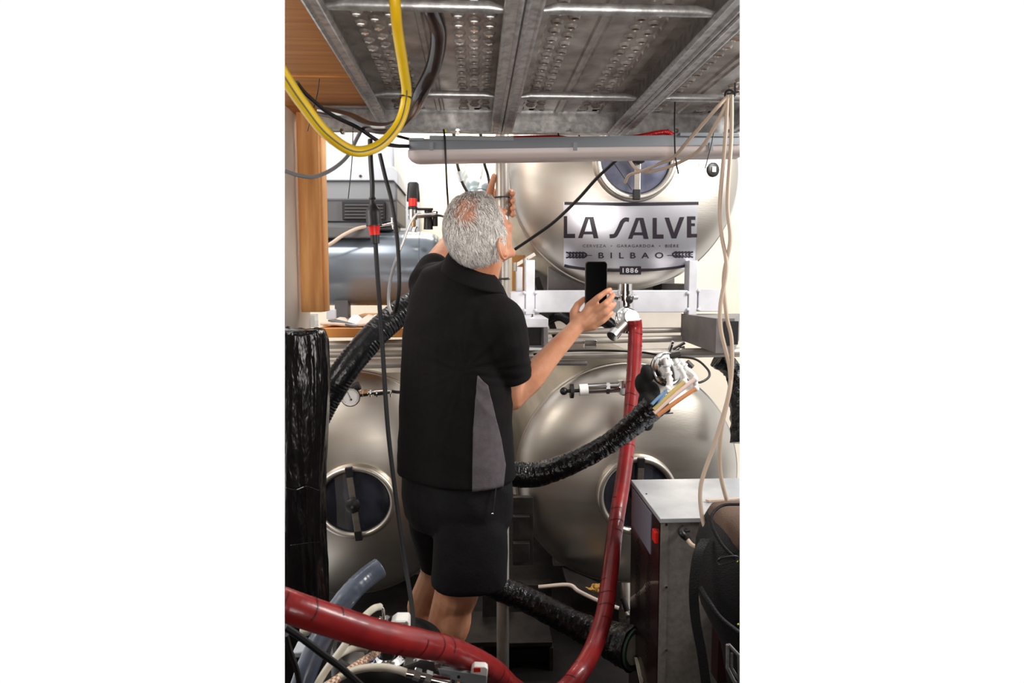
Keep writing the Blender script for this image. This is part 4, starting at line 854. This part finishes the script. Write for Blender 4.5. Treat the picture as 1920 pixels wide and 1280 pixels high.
tag(MB().tube(pix([(1366, 1208, 1.5), (1385, 1228, 1.5), (1388, 1290, 1.5)], 1), .004, 8).tube(pix([(1364, 1208, 1.5), (1364, 1252, 1.5), (1376, 1276, 1.5), (1390, 1290, 1.5)], 1), .004, 8).tube(pix([(1372, 1224, 1.5), (1372, 1252, 1.5), (1384, 1272, 1.5)], 1), .003, 8).build('metal_clasp', M['galv'], trim=True), 'silver metal frame clasp at the bottom right corner', 'clasp')
tag(MB().pbox(1345, 1150, 1387, 1282, 1.9, .1).build('maroon_case', M['maroon'], bevel=.004, trim=True), 'dark maroon case in shade below the backpack', 'case')
# ------------------------------------------------------------------ things at the floor behind
rk = thing('steel_rack', (W(950, 1100, 2.75).x, 2.75, 0), 'dark steel rack with open box feet behind the man legs', 'rack')
def rp(n, *a, m='dark_metal'): return MB().pbox(*a).build(n, M[m], rk, bevel=.002)
rp('upright', 905, 1105, 936, 1290, 2.75, .04); rp('upright', 940, 1105, 958, 1290, 2.8, .04)
rp('top_plate', 870, 1203, 935, 1214, 2.55, .25); rp('top_plate', 940, 1203, 1036, 1214, 2.55, .25)
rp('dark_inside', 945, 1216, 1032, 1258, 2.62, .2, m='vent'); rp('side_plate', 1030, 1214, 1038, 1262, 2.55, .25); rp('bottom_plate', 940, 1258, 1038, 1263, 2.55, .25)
rp('side_plate', 936, 1214, 944, 1290, 2.55, .25)
for py in (932, 968, 1018): rp('rung', 962, py, 993, py+37 if py > 1000 else py+4, 2.85, .03)
rp('ladder_plate', 962, 932, 1000, 1060, 2.9, .02)
rp('shelf_deck', 940, 1095, 1035, 1205, 2.95, .05)
tb = thing('offcut_tray', W(1080, 1130, 2.75), 'pale rimmed tray holding yellow offcuts under the right tank', 'tray')
MB().tube(pix([(1010, 1100, 2.75), (1065, 1096, 2.72), (1085, 1108, 2.68), (1120, 1125, 2.62), (1160, 1140, 2.6)], 8), .008, 8).build('tray_rim', M['paper2'], tb)
MB().prism([W(1065, 1100, 2.74), W(1160, 1142, 2.62), W(1160, 1175, 2.62), W(1075, 1150, 2.74)], (0, .2, 0)).build('tray_side', M['dark_metal'], tb, smooth=False)
mm = MB(); random.seed(3)
for k in range(40): q = W(random.uniform(1088, 1135), random.uniform(1098, 1110), random.uniform(2.72, 2.85)); r = random.uniform(.008, .016); mm.ell(q, ((r, 0, 0), (0, r*.8, 0), (0, .3*r, r*.7)), 6, 4)
tag(mm.build('yellow_offcuts', M['snack'], smooth=False), 'heap of small yellow offcuts in the tray under the right tank', 'offcuts', kind='stuff')
lv = thing('lower_valve', W(1170, 1160, 2.7), 'steel clamp valve under the lower right tank', 'valve')
cy('outlet', 'steel_dk', (1172, 1092, 2.85), (1174, 1150, 2.8), .022, lv); cy('clamp_ring', 'chrome', (1172, 1150, 2.75), (1174, 1158, 2.75), .042, lv); cy('valve_body', 'steel_dk', (1174, 1158, 2.75), (1176, 1180, 2.75), .035, lv); cy('handle', 'dark_metal', (1168, 1120, 2.76), (1176, 1145, 2.74), .012, lv)
# ------------------------------------------------------------------ kegs and tapping gear in the foreground
def keg(cx, rimz, Y, r, lab):
    t = thing('keg', (cx, Y, 0), lab, 'keg', 'small kegs with black rims')
    z = rimz
    MB().lathe((cx, Y, 0), (0, 0, 1), [(0, .04), (r*.8, .04), (r*.98, .08), (r, .12), (r, z-.1), (r*.96, z-.05), (r*.7, z-.03), (r*.3, z-.022), (0, z-.02)], 48).build('keg_body', M['steel_dk'], t)
    MB().lathe((cx, Y, 0), (0, 0, 1), [(r*.98, z-.10), (r*1.03, z-.09), (r*1.04, z-.015), (r*1.0, z), (r*.93, z), (r*.9, z-.012), (r*.9, z-.07)], 48).build('rubber_rim', M['black'], t)
    MB().lathe((cx, Y, 0), (0, 0, 1), [(r*.9, 0), (r, 0), (r, .05), (r*.96, .06)], 48).build('foot_ring', M['black'], t)
    MB().lathe((cx, Y, z-.02), (0, 0, 1), [(.06, 0), (.06, .006), (.036, .008), (.034, .018), (0, .018)], 28).build('neck_ring', M['black'], t)
    return t
Yk = 1.62; kz = W(725, 1226, Yk).z; kc = W(722, 1240, Yk)
keg(kc.x, kz, Yk+.06, .135, 'small keg with black rim and dispensing coupler below the red hose')
cpl = thing('keg_coupler', W(728, 1235, Yk), 'satin steel domed coupler standing on the keg under the red hose', 'coupler')
q = W(728, 1242, Yk-.02); MB().lathe(q, (0, 0, 1), [(.04, 0), (.04, .008), (.034, .012), (.032, .016), (.026, .02), (.024, .045), (.018, .06), (.0, .064)], 32).build('dome', M['chrome'], cpl)
cy('gas_port', 'dark_metal', (690, 1222, Yk), (715, 1228, Yk), .013, cpl)
tag(MB().pbox(678, 1238, 700, 1242, Yk-.04, .01).build('blue_sticker', mat('blue_print_sticker', (70, 84, 150), .5)), 'blue printed sticker patch on the keg top', 'sticker')
g = MB(); random.seed(5)
for k in range(14): q = W(random.uniform(748, 790), random.uniform(1237, 1246), Yk+.02); g.ell(q, ((.007, 0, .003), (0, .008, 0), (.003, 0, .003)), 5, 4)
tag(g.build('ice_bits', M['clear'], smooth=False), 'small heap of clear crumpled film on the keg top', 'film', kind='stuff')
# second black device behind
tp_ = thing('tap_fitting', W(722, 1180, 1.5), 'chrome fitting with knurled nut and bent steel pipe above the red hose', 'fitting')
Yt = 1.55
cy('knurled_nut', 'chrome', (722, 1157, Yt), (722, 1168, Yt), .011, tp_, seg=14); cy('pipe_body', 'chrome', (722, 1165, Yt), (723, 1200, Yt), .010, tp_); cy('side_nut', 'chrome', (711, 1158, Yt), (717, 1160, Yt), .006, tp_)
MB().tube(pix([(720, 1160, Yt), (719, 1145, Yt), (713, 1137, Yt), (704, 1138, Yt)], 6), .0042, 10).build('bent_pipe', M['chrome'], tp_)
bxw = thing('white_tap_box', W(748, 1180, 1.5), 'small white plastic box with pale sticker beside the chrome fitting', 'box')
MB().prism([W(730, 1180, 1.5), W(732, 1170, 1.5), W(742, 1163, 1.5), W(764, 1163, 1.5), W(767, 1168, 1.5), W(767, 1190, 1.5), W(732, 1188, 1.5)], (0, .04, 0)).build('box_shell', M['white_pl'], bxw, bevel=.002)
MB().hexa([W(742, 1166, 1.498), W(760, 1166, 1.498), W(757, 1170, 1.498), W(738, 1170, 1.498), W(744, 1164, 1.50), W(762, 1164, 1.50), W(761, 1165, 1.5), W(742, 1165, 1.5)]).build('sticker', M['label_w'], bxw)
wg = 'cream beer lines over the keg'
cord('cream_hose', [(712, 1137, 1.54), (700, 1141, 1.5), (682, 1157, 1.46), (662, 1185, 1.44), (640, 1218, 1.42), (612, 1255, 1.4), (590, 1292, 1.38)], .0078, 'cream_hose', 'cream beer line from the bent pipe down to the bottom left', 'hose', wg, 12)
cord('cream_hose', [(688, 1216, 1.56), (665, 1215, 1.54), (645, 1222, 1.5), (630, 1232, 1.48), (620, 1245, 1.46)], .0078, 'cream_hose', 'short cream beer line curving over the left of the keg rim', 'hose', wg, 12)
cord('cream_hose', [(600, 1292, 1.4), (640, 1268, 1.4), (670, 1255, 1.4), (710, 1250, 1.4), (745, 1255, 1.4), (768, 1263, 1.4)], .0078, 'cream_hose', 'cream beer line arching in front of the keg to the chrome union', 'hose', wg, 12)
tag(MB().tube(pix([(708, 1222, 1.56), (680, 1240, 1.48), (650, 1260, 1.42), (605, 1292, 1.36)], 8), .0085, 12).build('braided_hose', M['braid'], trim=True), 'braided brown and cream hose running down to the bottom left', 'hose')
cord('dark_hose', [(534, 1175, 1.25), (560, 1192, 1.26), (600, 1222, 1.28), (640, 1252, 1.3), (685, 1292, 1.3)], .0068, 'cable_dk', 'dark grey hose crossing diagonally in front of the cream lines', 'hose')
cord('dark_hose', [(536, 1190, 1.35), (544, 1220, 1.36), (556, 1255, 1.38), (562, 1290, 1.4)], .006, 'black', 'black hose dropping at the bottom left corner', 'hose')
tag(MB().tube(pix([(712, 1064, 1.62), (690, 1080, 1.6), (660, 1108, 1.56), (625, 1155, 1.52), (590, 1220, 1.48), (560, 1300, 1.44)], 14), .0245, 20, rf=lambda L_, a: 1+.012*math.sin(L_*1100), caps=False).build('ribbed_hose', M['grey_hose'], trim=True).modifiers.new('s', 'SOLIDIFY').id_data, 'open ended blue grey translucent ribbed hose sticking up at lower left', 'hose')
bpy.data.objects['ribbed_hose'].modifiers['s'].thickness = .002
un = thing('chrome_union', W(800, 1275, 1.4), 'chrome hose union with hex nuts at the bottom, left of the lever', 'union')
cy('ferrule', 'chrome', (762, 1261, 1.4), (778, 1264, 1.4), .0095, un); cy('hex_nut', 'chrome', (776, 1262, 1.4), (788, 1266, 1.4), .0125, un, seg=6); cy('hose_barb', 'chrome', (788, 1266, 1.4), (798, 1268, 1.4), .008, un); cy('hex_nut', 'chrome', (797, 1268, 1.4), (808, 1272, 1.4), .014, un, seg=6); cy('body', 'chrome', (806, 1272, 1.4), (842, 1280, 1.4), .011, un)
tv = thing('tap_lever', W(850, 1270, 1.42), 'grey tap lever with white grip marked by a red square, bottom centre', 'tap')
Yl = 1.42
MB().prism([W(820, 1252, Yl), W(836, 1254, Yl), W(884, 1262, Yl), W(900, 1262, Yl), W(914, 1268, Yl), W(912, 1290, Yl), W(880, 1284, Yl), (W(826, 1268, Yl))], (0, .012, 0)).build('lever', M['comp2'], tv, bevel=.002)
gr = MB().prism([W(882, 1262, Yl-.004), W(884, 1253, Yl-.004), W(890, 1249, Yl-.004), W(910, 1250, Yl-.004), W(915, 1254, Yl-.004), W(914, 1268, Yl-.004), W(890, 1264, Yl-.004)], (0, .02, 0)).build('grip', M['white_pl'], tv, bevel=.0015)
MB().pbox(888, 1252, 901, 1260, Yl-.0055, .002).build('red_square', M['red_plastic'], gr, smooth=False)
q = W(860, 1268, Yl); MB().cyl(q-Vector((0, .002, 0)), q, .0034, seg=12).build('hole', M['black'], tv)
cy('tap_body', 'chrome', (836, 1232, Yl+.04), (837, 1285, Yl+.04), .013, tv); cy('tap_body', 'chrome', (848, 1240, Yl+.05), (849, 1285, Yl+.05), .010, tv); cy('tap_nut', 'chrome', (817, 1250, Yl+.01), (826, 1247, Yl+.01), .009, tv, seg=6)
tag(MB().tube(pix([(802, 1190, 1.36), (815, 1190, 1.36), (828, 1196, 1.36)], 6), .0025, 8).build('tape_scrap', M['clear']), 'scrap of clear tape on top of the red hose', 'tape')
tag(MB().pbox(560, 1176, 584, 1196, 1.5, .04).build('cream_container', M['cream_hose'], bevel=.01), 'whitish blurred container behind the red hose at lower left', 'container')
tag(MB().pbox(548, 1222, 572, 1234, 1.5, .05).build('pale_block', M['comp'], bevel=.003), 'pale block in the bottom left corner behind the dark hoses', 'block')
# ------------------------------------------------------------------ the man
man = thing('person', (W(850, 900, 2.12).x, 2.12, 0), 'grey haired person from behind in black polo and shorts, reaching up and holding a phone', 'person')
fa = R(42); FW = Vector((math.sin(fa), math.cos(fa), 0)); RT_ = Vector((math.cos(fa), -math.sin(fa), 0)); UP = Vector((0, 0, 1))
# head frame
ha_ = R(50); hf = Vector((math.sin(ha_), math.cos(ha_), .50)).normalized(); hr = Vector((math.cos(ha_), -math.sin(ha_), 0)); hu = hr.cross(hf)
HC = W(900, 436, 2.07)
def hp(f, r, u): return HC+hf*f+hr*r+hu*u
sk = MB()
sk.ell(hp(-.004, 0, .012), (hf*.098, hr*.079, hu*.104), 32, 22)          # cranium
sk.ell(hp(.038, 0, -.02), (hf*.058, hr*.064, hu*.085), 24, 16)          # face mass
sk.ell(hp(.040, 0, -.072), (hf*.046, hr*.050, hu*.042), 20, 14)          # jaw
sk.ell(hp(.078, 0, -.098), (hf*.018, hr*.022, hu*.016), 14, 10)          # chin
sk.cap(hp(.01, .045, -.075), hp(.072, .018, -.100), .017, .015).cap(hp(.01, -.045, -.075), hp(.072, -.018, -.100), .017, .015)
sk.ell(hp(.082, 0, .030), (hf*.016, hr*.055, hu*.012), 16, 10)           # brow
sk.cap(hp(.092, 0, .020), hp(.112, 0, -.022), .007, .012)               # nose
sk.ball(hp(.100, .010, -.026), .008).ball(hp(.100, -.010, -.026), .008)
sk.ell(hp(.092, 0, -.058), (hf*.010, hr*.024, hu*.008), 12, 8).ell(hp(.090, 0, -.068), (hf*.010, hr*.021, hu*.008), 12, 8)
for s in (1, -1): sk.ell(hp(.062, s*.045, -.015), (hf*.026, hr*.018, hu*.02), 12, 8)
# neck and trunk
nb = W(884, 560, 2.13)
sk.chain([hp(-.030, 0, -.03), hp(-.022, 0, -.075), nb], [.060, .057, .068])
Rs = W(938, 600, 2.03); Ls = W(800, 524, 2.27)
El = W(960, 745, 2.11); Wr = W(1081, 612, 2.17)
sk.chain([nb, (Rs+Ls)/2, W(853, 760, 2.15), W(853, 880, 2.15)], [.07, .11, .12, .13])
sk.cap(nb, Rs, .06, .05); sk.cap(nb, Ls, .06, .05)
sk.chain([Rs, Rs*.4+El*.6, El], [.056, .049, .0405])
sk.chain([El, El*.72+Wr*.28+Vector((0, 0, -.004)), El*.4+Wr*.6, Wr], [.0395, .043, .034, .0255])
# left arm reaching up behind the head
El2 = W(862, 440, 2.50); Wr2 = W(912, 392, 2.58)
sk.chain([Ls, El2], [.05, .042]); sk.chain([El2, El2*.7+Wr2*.3, Wr2], [.042, .042, .026])
# legs
Rh, Lh = W(885, 905, 2.10), W(825, 905, 2.22)
Rk, Rc, Ra = W(856, 1112, 2.10), W(838, 1180, 2.13), Vector((W(835, 1300, 2.13).x, 2.13, .09))
Lk, Lc, La = W(822, 1075, 2.28), W(795, 1152, 2.31), Vector((W(795, 1300, 2.29).x, 2.29, .09))
sk.chain([Rh, Rk, Rc+Vector((0, 0, .03)), Rc*.5+Ra*.5, Ra], [.095, .070, .060, .047, .036])
sk.ell(Rk+Vector((-.006, -.004, -.07)), ((.053, 0, 0), (0, .055, 0), (0, 0, .1)), 16, 12)
sk.chain([Lh, Lk, Lc+Vector((0, 0, .03)), Lc*.4+La*.6, La], [.09, .060, .058, .045, .036])
for a in (Ra, La): sk.chain([a, Vector((a.x, a.y, .045))+FW*.03, Vector((a.x, a.y, .035))+FW*.14], [.036, .035, .03])
# right hand
def fing(pts, rs): sk.chain([W(*p) for p in pts], rs)
sk.cap(W(1081, 612, 2.17), W(1090, 600, 2.175), .026, .026)
for a, b in (((1090, 603, 2.17), (1104, 577, 2.165)), ((1092, 606, 2.165), (1112, 588, 2.16)), ((1090, 610, 2.17), (1116, 600, 2.16)), ((1088, 612, 2.18), (1113, 612, 2.165))):
    sk.cap(W(*a), W(*b), .020, .0135)
fing([(1103, 574, 2.165), (1122, 557, 2.150), (1137, 546, 2.155), (1144, 543, 2.165)], [.0125, .0105, .009, .008])
fing([(1112, 587, 2.16), (1134, 570, 2.142), (1146, 558, 2.150), (1150, 553, 2.16)], [.0125, .0108, .0092, .008])
fing([(1116, 600, 2.16), (1136, 586, 2.145), (1148, 574, 2.152), (1152, 569, 2.162)], [.0125, .0104, .009, .0078])
fing([(1113, 611, 2.165), (1130, 602, 2.155), (1142, 592, 2.160), (1148, 586, 2.17)], [.0115, .0092, .008, .007])
fing([(1078, 606, 2.175), (1076, 586, 2.185), (1083, 571, 2.195), (1096, 560, 2.20)], [.017, .0145, .0115, .0095])   # thumb
# left hand gripping the upright tube
sk.cap(Wr2, W(928, 378, 2.555), .026, .026)
px_ = lambda x, y, Y: W(x, y, Y)
for z_ in (0, 14, 28, 40):
    b0_ = W(927, 362+z_*.8, 2.555); k1 = W(950, 358+z_, 2.555); k2_ = W(962, 361+z_, 2.52); k3 = W(961, 363+z_, 2.472)
    sk.chain([b0_, k1, k2_, k3], [.016, .0115, .0105, .009])
sk.chain([W(918, 385, 2.55), W(918, 362, 2.525), W(923, 343, 2.50), W(926, 330, 2.49)], [.018, .0145, .0115, .0095])
body = sk.build('body', M['skin'], man, voxel=.0042, smooth_it=3)
# carve eye sockets lightly + warm crown handled by sparse hair
# ears
for s in (1, -1):
    ec = hp(-.012, s*.079, -.048)
    e1 = MB(); pts = []
    for k in range(15):
        t = -2.3+k*4.4/14; pts.append(ec+hf*(.016*math.cos(t+.3)*-1-.002)+hu*(.030*math.sin(t+.15)+.0)+hr*s*(.008+.005*abs(math.cos(t))))
    e1.tube(pts, lambda t: .0052*(.55+.45*math.sin(math.pi*min(1, max(0, t)))), 10)
    e1.ell(ec+hr*s*.004, (hf*.013, hr*.005, hu*.025), 16, 10); e1.ell(ec-hu*.026+hf*.004+hr*s*.005, (hf*.008, hr*.005, hu*.010), 10, 8)
    e1.build('ear', M['skin'], man, voxel=.0018, smooth_it=2)
for s in (1, -1):
    ey = hp(.083, s*.030, .008); e_ = MB().ball(ey, .0105).build('eye', M['label_w'], man); MB().ball(ey+hf*.006, .0056, 10, 8).build('iris', M['ink'], e_)
# hair: undercoat + strands
def hairok(d):   # d in head frame (f, r, u) unit
    f, r, u = d
    if f > .30+.35*max(0, u): return False
    if u < -.88: return False
    if f > -.16 and abs(r) > .5 and u < -.34: return False      # ear and below
    if f > .22 and u < -.1: return False
    return True
def crown(d):
    c0 = Vector((-.46, .45, .76)).normalized(); return max(0, 1-((Vector(d).normalized()-c0).length/.68)**2)
def surf(d, k=0): return hp(-.006+d[0]*(.102+k), d[1]*(.0835+k), .008+d[2]*(.110+k))
uc = MB(); idx = {}; NS, NR = 72, 44
for j in range(NR+1):
    for i in range(NS):
        th = math.pi*j/NR; ph = 2*math.pi*i/NS; d = Vector((math.sin(th)*math.cos(ph), math.sin(th)*math.sin(ph), math.cos(th)))
        thick = .0012 if crown(d) < .2 else -.004*crown(d)*2.2
        uc.v.append(surf(d, thick+.002*noise.noise(d*9)))
        idx[(i, j)] = hairok(d)
for j in range(NR):
    for i in range(NS):
        q4 = [(i, j), (i, j+1), ((i+1) % NS, j+1), ((i+1) % NS, j)]
        if all(idx[k] for k in q4): uc.f.append(tuple(k[1]*NS+k[0] for k in q4))
hair = uc.build('hair', M['hair_base'], man, fix=False)
random.seed(11); st = MB()
for n_ in range(26000):
    z = random.uniform(-1, 1); ph = random.uniform(0, 2*math.pi); s_ = math.sqrt(1-z*z); d = Vector((s_*math.cos(ph), s_*math.sin(ph), z))
    if not hairok(d): continue
    cw = crown(d)
    if random.random() < cw*.92: continue
    base = surf(d, -.001-.003*cw); nrm = (hf*d[0]/.1+hr*d[1]/.08+hu*d[2]/.11).normalized()
    dn_ = (-hu-hf*.25+hr*.25*d[1]); fl = Vector((noise.noise(d*3+Vector((5, 0, 0))), noise.noise(d*3+Vector((0, 9, 0))), 0)); dn_ = dn_+hr*fl.x*1.0+hf*fl.y*1.0
    tg = (dn_-nrm*dn_.dot(nrm)).normalized(); sd = nrm.cross(tg)
    Ln = random.uniform(.018, .034)*(1-.35*cw)*(1.15 if d[2] < -.3 else 1); wv = random.uniform(-.4, .4); wd = random.uniform(.0005, .0009)
    P = [base, base+tg*Ln*.5+nrm*(.0055+random.uniform(0, .004))+sd*wv*Ln*.12, base+tg*Ln+nrm*(.0035+random.uniform(0, .006))+sd*wv*Ln*.4]
    i = len(st.v); st.v += [P[0]-sd*wd, P[0]+sd*wd, P[1]-sd*wd, P[1]+sd*wd, P[2]]; st.f += [(i, i+1, i+3, i+2), (i+2, i+3, i+4)]
st.build('hair_strands', M['hair'], hair, fix=False, kind='stuff')
# ------------------------------------------------------------------ shirt
def oring(px, py, Y, a, b, n=40, tilt=0, tiltf=0, pw_=.85, rt=None, fw=None):
    c = W(px, py, Y); rt = rt or RT_; fw = fw or FW; out = []
    for k in range(n):
        t = 2*math.pi*k/n; x = a*math.copysign(abs(math.cos(t))**pw_, math.cos(t)); y = b*math.copysign(abs(math.sin(t))**pw_, math.sin(t))
        out.append(c+rt*x+fw*y+UP*(tilt*x+tiltf*y))
    return out
sh_ = MB()
sh_.loft([oring(890, 498, 2.11, .070, .070, tilt=-.45, tiltf=-.25), oring(884, 520, 2.12, .095, .080, tilt=-.50, tiltf=-.1), oring(872, 540, 2.13, .150, .098, tilt=-.42), oring(867, 578, 2.14, .180, .112, tilt=-.35), oring(860, 615, 2.14, .190, .122, tilt=-.2), oring(856, 660, 2.15, .192, .128, tilt=-.08), oring(854, 720, 2.15, .193, .132), oring(853, 790, 2.15, .194, .136), oring(854, 850, 2.15, .197, .142), oring(855, 888, 2.15, .199, .147)])
sh_.chain([W(915, 575, 2.06), Rs, W(948, 655, 2.05)], [.062, .071, .070])
se0, se1 = W(948, 650, 2.05), W(957, 706, 2.085)
sh_.cyl(W(945, 640, 2.045), se1, .071, .0625, 28)
sh_.chain([W(848, 528, 2.2), Ls+Vector((.004, 0, -.014)), Ls*.80+El2*.20], [.07, .064, .058])
sh_.ell(W(800, 570, 2.24), ((.06, 0, 0), (0, .065, 0), (0, 0, .10)), 18, 12)
shirt = sh_.build('shirt', M['shirt'], man, voxel=.0058, smooth_it=6)
ORGm = ORG['person']
def wrinkle(ob, fn):
    me = ob.data; me.update(); ns = [v.normal.copy() for v in me.vertices]
    for v, nn_ in zip(me.vertices, ns): v.co += nn_*fn(v.co+ORGm)
def ridged(p): return (1-abs(noise.noise(p))*2.2)
armpit = W(905, 690, 2.05)
def shirtfold(p):
    s1 = (p-Rs).dot(FW); r = p-armpit; ang = math.atan2(r.z, r.dot(RT_)); dist = r.length
    f = .0035*noise.noise(Vector((p.x*7, p.y*7, p.z*3.0)))
    f += .0045*ridged(Vector((ang*3.2, dist*2.2, 1.7)))*math.exp(-dist*4.5)
    f += .0030*ridged(Vector((p.x*5+p.z*4, p.y*5, p.z*9)))*math.exp(-max(0, (p.z-.95))*4)
    f += .0030*ridged(Vector((p.x*8, p.y*8+p.z*5, p.z*12)))*math.exp(-((p.z-1.36)/.09)**2)
    return f
wrinkle(shirt, shirtfold)
# grey side panel (offset copy of a region of the shirt)
pbm = bmesh.new(); pbm.from_mesh(shirt.data); pbm.transform(Matrix.Translation(ORGm)); pbm.normal_update()
def cut(p, q, keep):   # plane through p, q and the man's facing direction
    p = Vector(p); q = Vector(q); k = Vector(keep); nn_ = (q-p).cross(Vector((.12, 1, 0))).normalized()
    if nn_.dot(k-p) > 0: nn_ = -nn_
    bmesh.ops.bisect_plane(pbm, geom=pbm.verts[:]+pbm.edges[:]+pbm.faces[:], plane_co=p, plane_no=nn_, clear_outer=True)
K = W(918, 860, 2.02)
cut(W(898, 700, 2.02), W(890, 800, 2.02), K); cut(W(890, 800, 2.02), W(889, 930, 2.02), K); cut(W(896, 697, 2.02), W(926, 728, 2.02), K)
cut(W(922, 715, 2.02), W(938, 806, 2.04), K); cut(W(936, 800, 2.04), W(951, 862, 2.06), K); cut(W(951, 840, 2.06), W(944, 915, 2.06), K)
bmesh.ops.delete(pbm, geom=[f for f in pbm.faces if f.normal.y > .35 or f.calc_center_median().y > 2.13], context='FACES')
for v in pbm.verts: v.co += v.normal*.0022
vm_ = {v: i for i, v in enumerate(pbm.verts)}; pm = MB(); pm.v = [v.co.copy() for v in pbm.verts]; pm.f = [tuple(vm_[v] for v in f.verts) for f in pbm.faces]; pbm.free()
pn = pm.build('side_panel', M['panel'], man, label='grey side panel of the polo shirt', angle=180); pn.parent = shirt
pn.modifiers.new('s', 'SOLIDIFY').thickness = .0015
# collar
cm = MB(); n = 48; outer = []; cc = W(890, 505, 2.105)
prof = [(-.006, .0, .0), (-.004, .020, .0), (.001, .024, .0), (.012, .008, 0), (.026, -.022, 0), (.030, -.030, 0), (.022, -.030, 0), (.002, .000, 0)]
rings = []
for k in range(n):
    t = 2*math.pi*k/n; dr = RT_*math.cos(t)+FW*math.sin(t); r0 = .074+.003*math.cos(2*t)
    drop = -.050*max(0, math.sin(t))-.040*math.cos(t)
    opn = .0
    rings.append([cc+dr*(r0*1.0+a*1.0)+UP*(b+drop) for a, b, _ in prof])
rings.append(rings[0]); cm.loft(rings, caps=False)
cl = cm.build('collar', M['shirt'], man, angle=180); cl.parent = shirt
# sleeve hem band
ax = (se1-se0).normalized(); MB().lathe(se1-ax*.022, ax, [(.0665, 0), (.0672, .002), (.0645, .022), (.058, .024), (.05, .016)], 40).build('sleeve_hem', M['shirt'], shirt)
# ------------------------------------------------------------------ shorts
so = MB()
so.loft([oring(855, 862, 2.15, .178, .125), oring(855, 890, 2.15, .186, .132), oring(856, 930, 2.15, .188, .140), oring(858, 965, 2.15, .182, .136), oring(860, 985, 2.15, .16, .12)])
def legring(px, py, Y, hw, dp): return oring(px, py, Y, hw, dp, rt=Vector((1, 0, 0)), fw=Vector((0, 1, 0)), pw_=.9)
so.loft([legring(880, 925, 2.09, .100, .10), legring(882, 990, 2.08, .112, .105), legring(881, 1050, 2.07, .115, .105), legring(880, 1082, 2.07, .117, .105), legring(880, 1090, 2.07, .116, .103)])
so.loft([legring(822, 925, 2.22, .105, .10), legring(826, 990, 2.24, .098, .1), legring(838, 1050, 2.26, .093, .095), legring(842, 1060, 2.26, .093, .093)])
shorts = so.build('shorts', M['shorts'], man, voxel=.0058, smooth_it=4)
def shortfold(p):
    f = .004*noise.noise(Vector((p.x*6, p.y*6, p.z*3)))
    f += .0045*ridged(Vector((p.x*7+p.z*6, p.y*7, p.z*3.5)))
    return f
wrinkle(shorts, shortfold)
pk = MB().tube(pix([(930, 905, 2.0), (928, 930, 1.985), (924, 962, 1.975)], 6), .0022, 8); z_ = pk.build('pocket_zip', M['black'], man); z_.parent = shorts
q = W(923, 963, 1.975); MB().ball(q, .004, 8, 6).build('zip_pull', M['chrome'], z_)
hz = MB()
for a, nm in ((Ra, 0), (La, 1)):
    s2 = MB().chain([a-Vector((0, 0, .0)), Vector((a.x, a.y, .05))+FW*.03, Vector((a.x, a.y, .042))+FW*.15], [.045, .046, .040]).cap(Vector((a.x, a.y, .045))-FW*.035, Vector((a.x, a.y, .045)), .04, .045)
    s2.v = [Vector((v.x, v.y, max(.002, v.z))) for v in s2.v]; s2.build('shoe', M['shoe'], man, voxel=.006, smooth_it=2)
# phone
ph = thing('mobile_phone', W(1118, 574, 2.175), 'black mobile phone held upright in the raised right hand', 'phone')
a, b = W(1096.5, 577, 2.18), W(1138, 490, 2.18)
x0, x1, z0, z1, rr = a.x, b.x, a.z, b.z, .009
pts = []
for (cx, cz, a0) in ((x1-rr, z0+rr, -90), (x1-rr, z1-rr, 0), (x0+rr, z1-rr, 90), (x0+rr, z0+rr, 180)):
    for k in range(6): t = R(a0+k*18); pts.append((cx+rr*math.cos(t), 2.174, cz+rr*math.sin(t)))
MB().prism(pts, (0, .010, 0)).build('case', M['phone_case'], ph, bevel=.001)
cx, cz = (x0+x1)/2, (z0+z1)/2
MB().prism([(cx+(p[0]-cx)*.95, 2.1725, cz+(p[2]-cz)*.975) for p in pts], (0, .002, 0)).build('screen', M['phone'], ph)
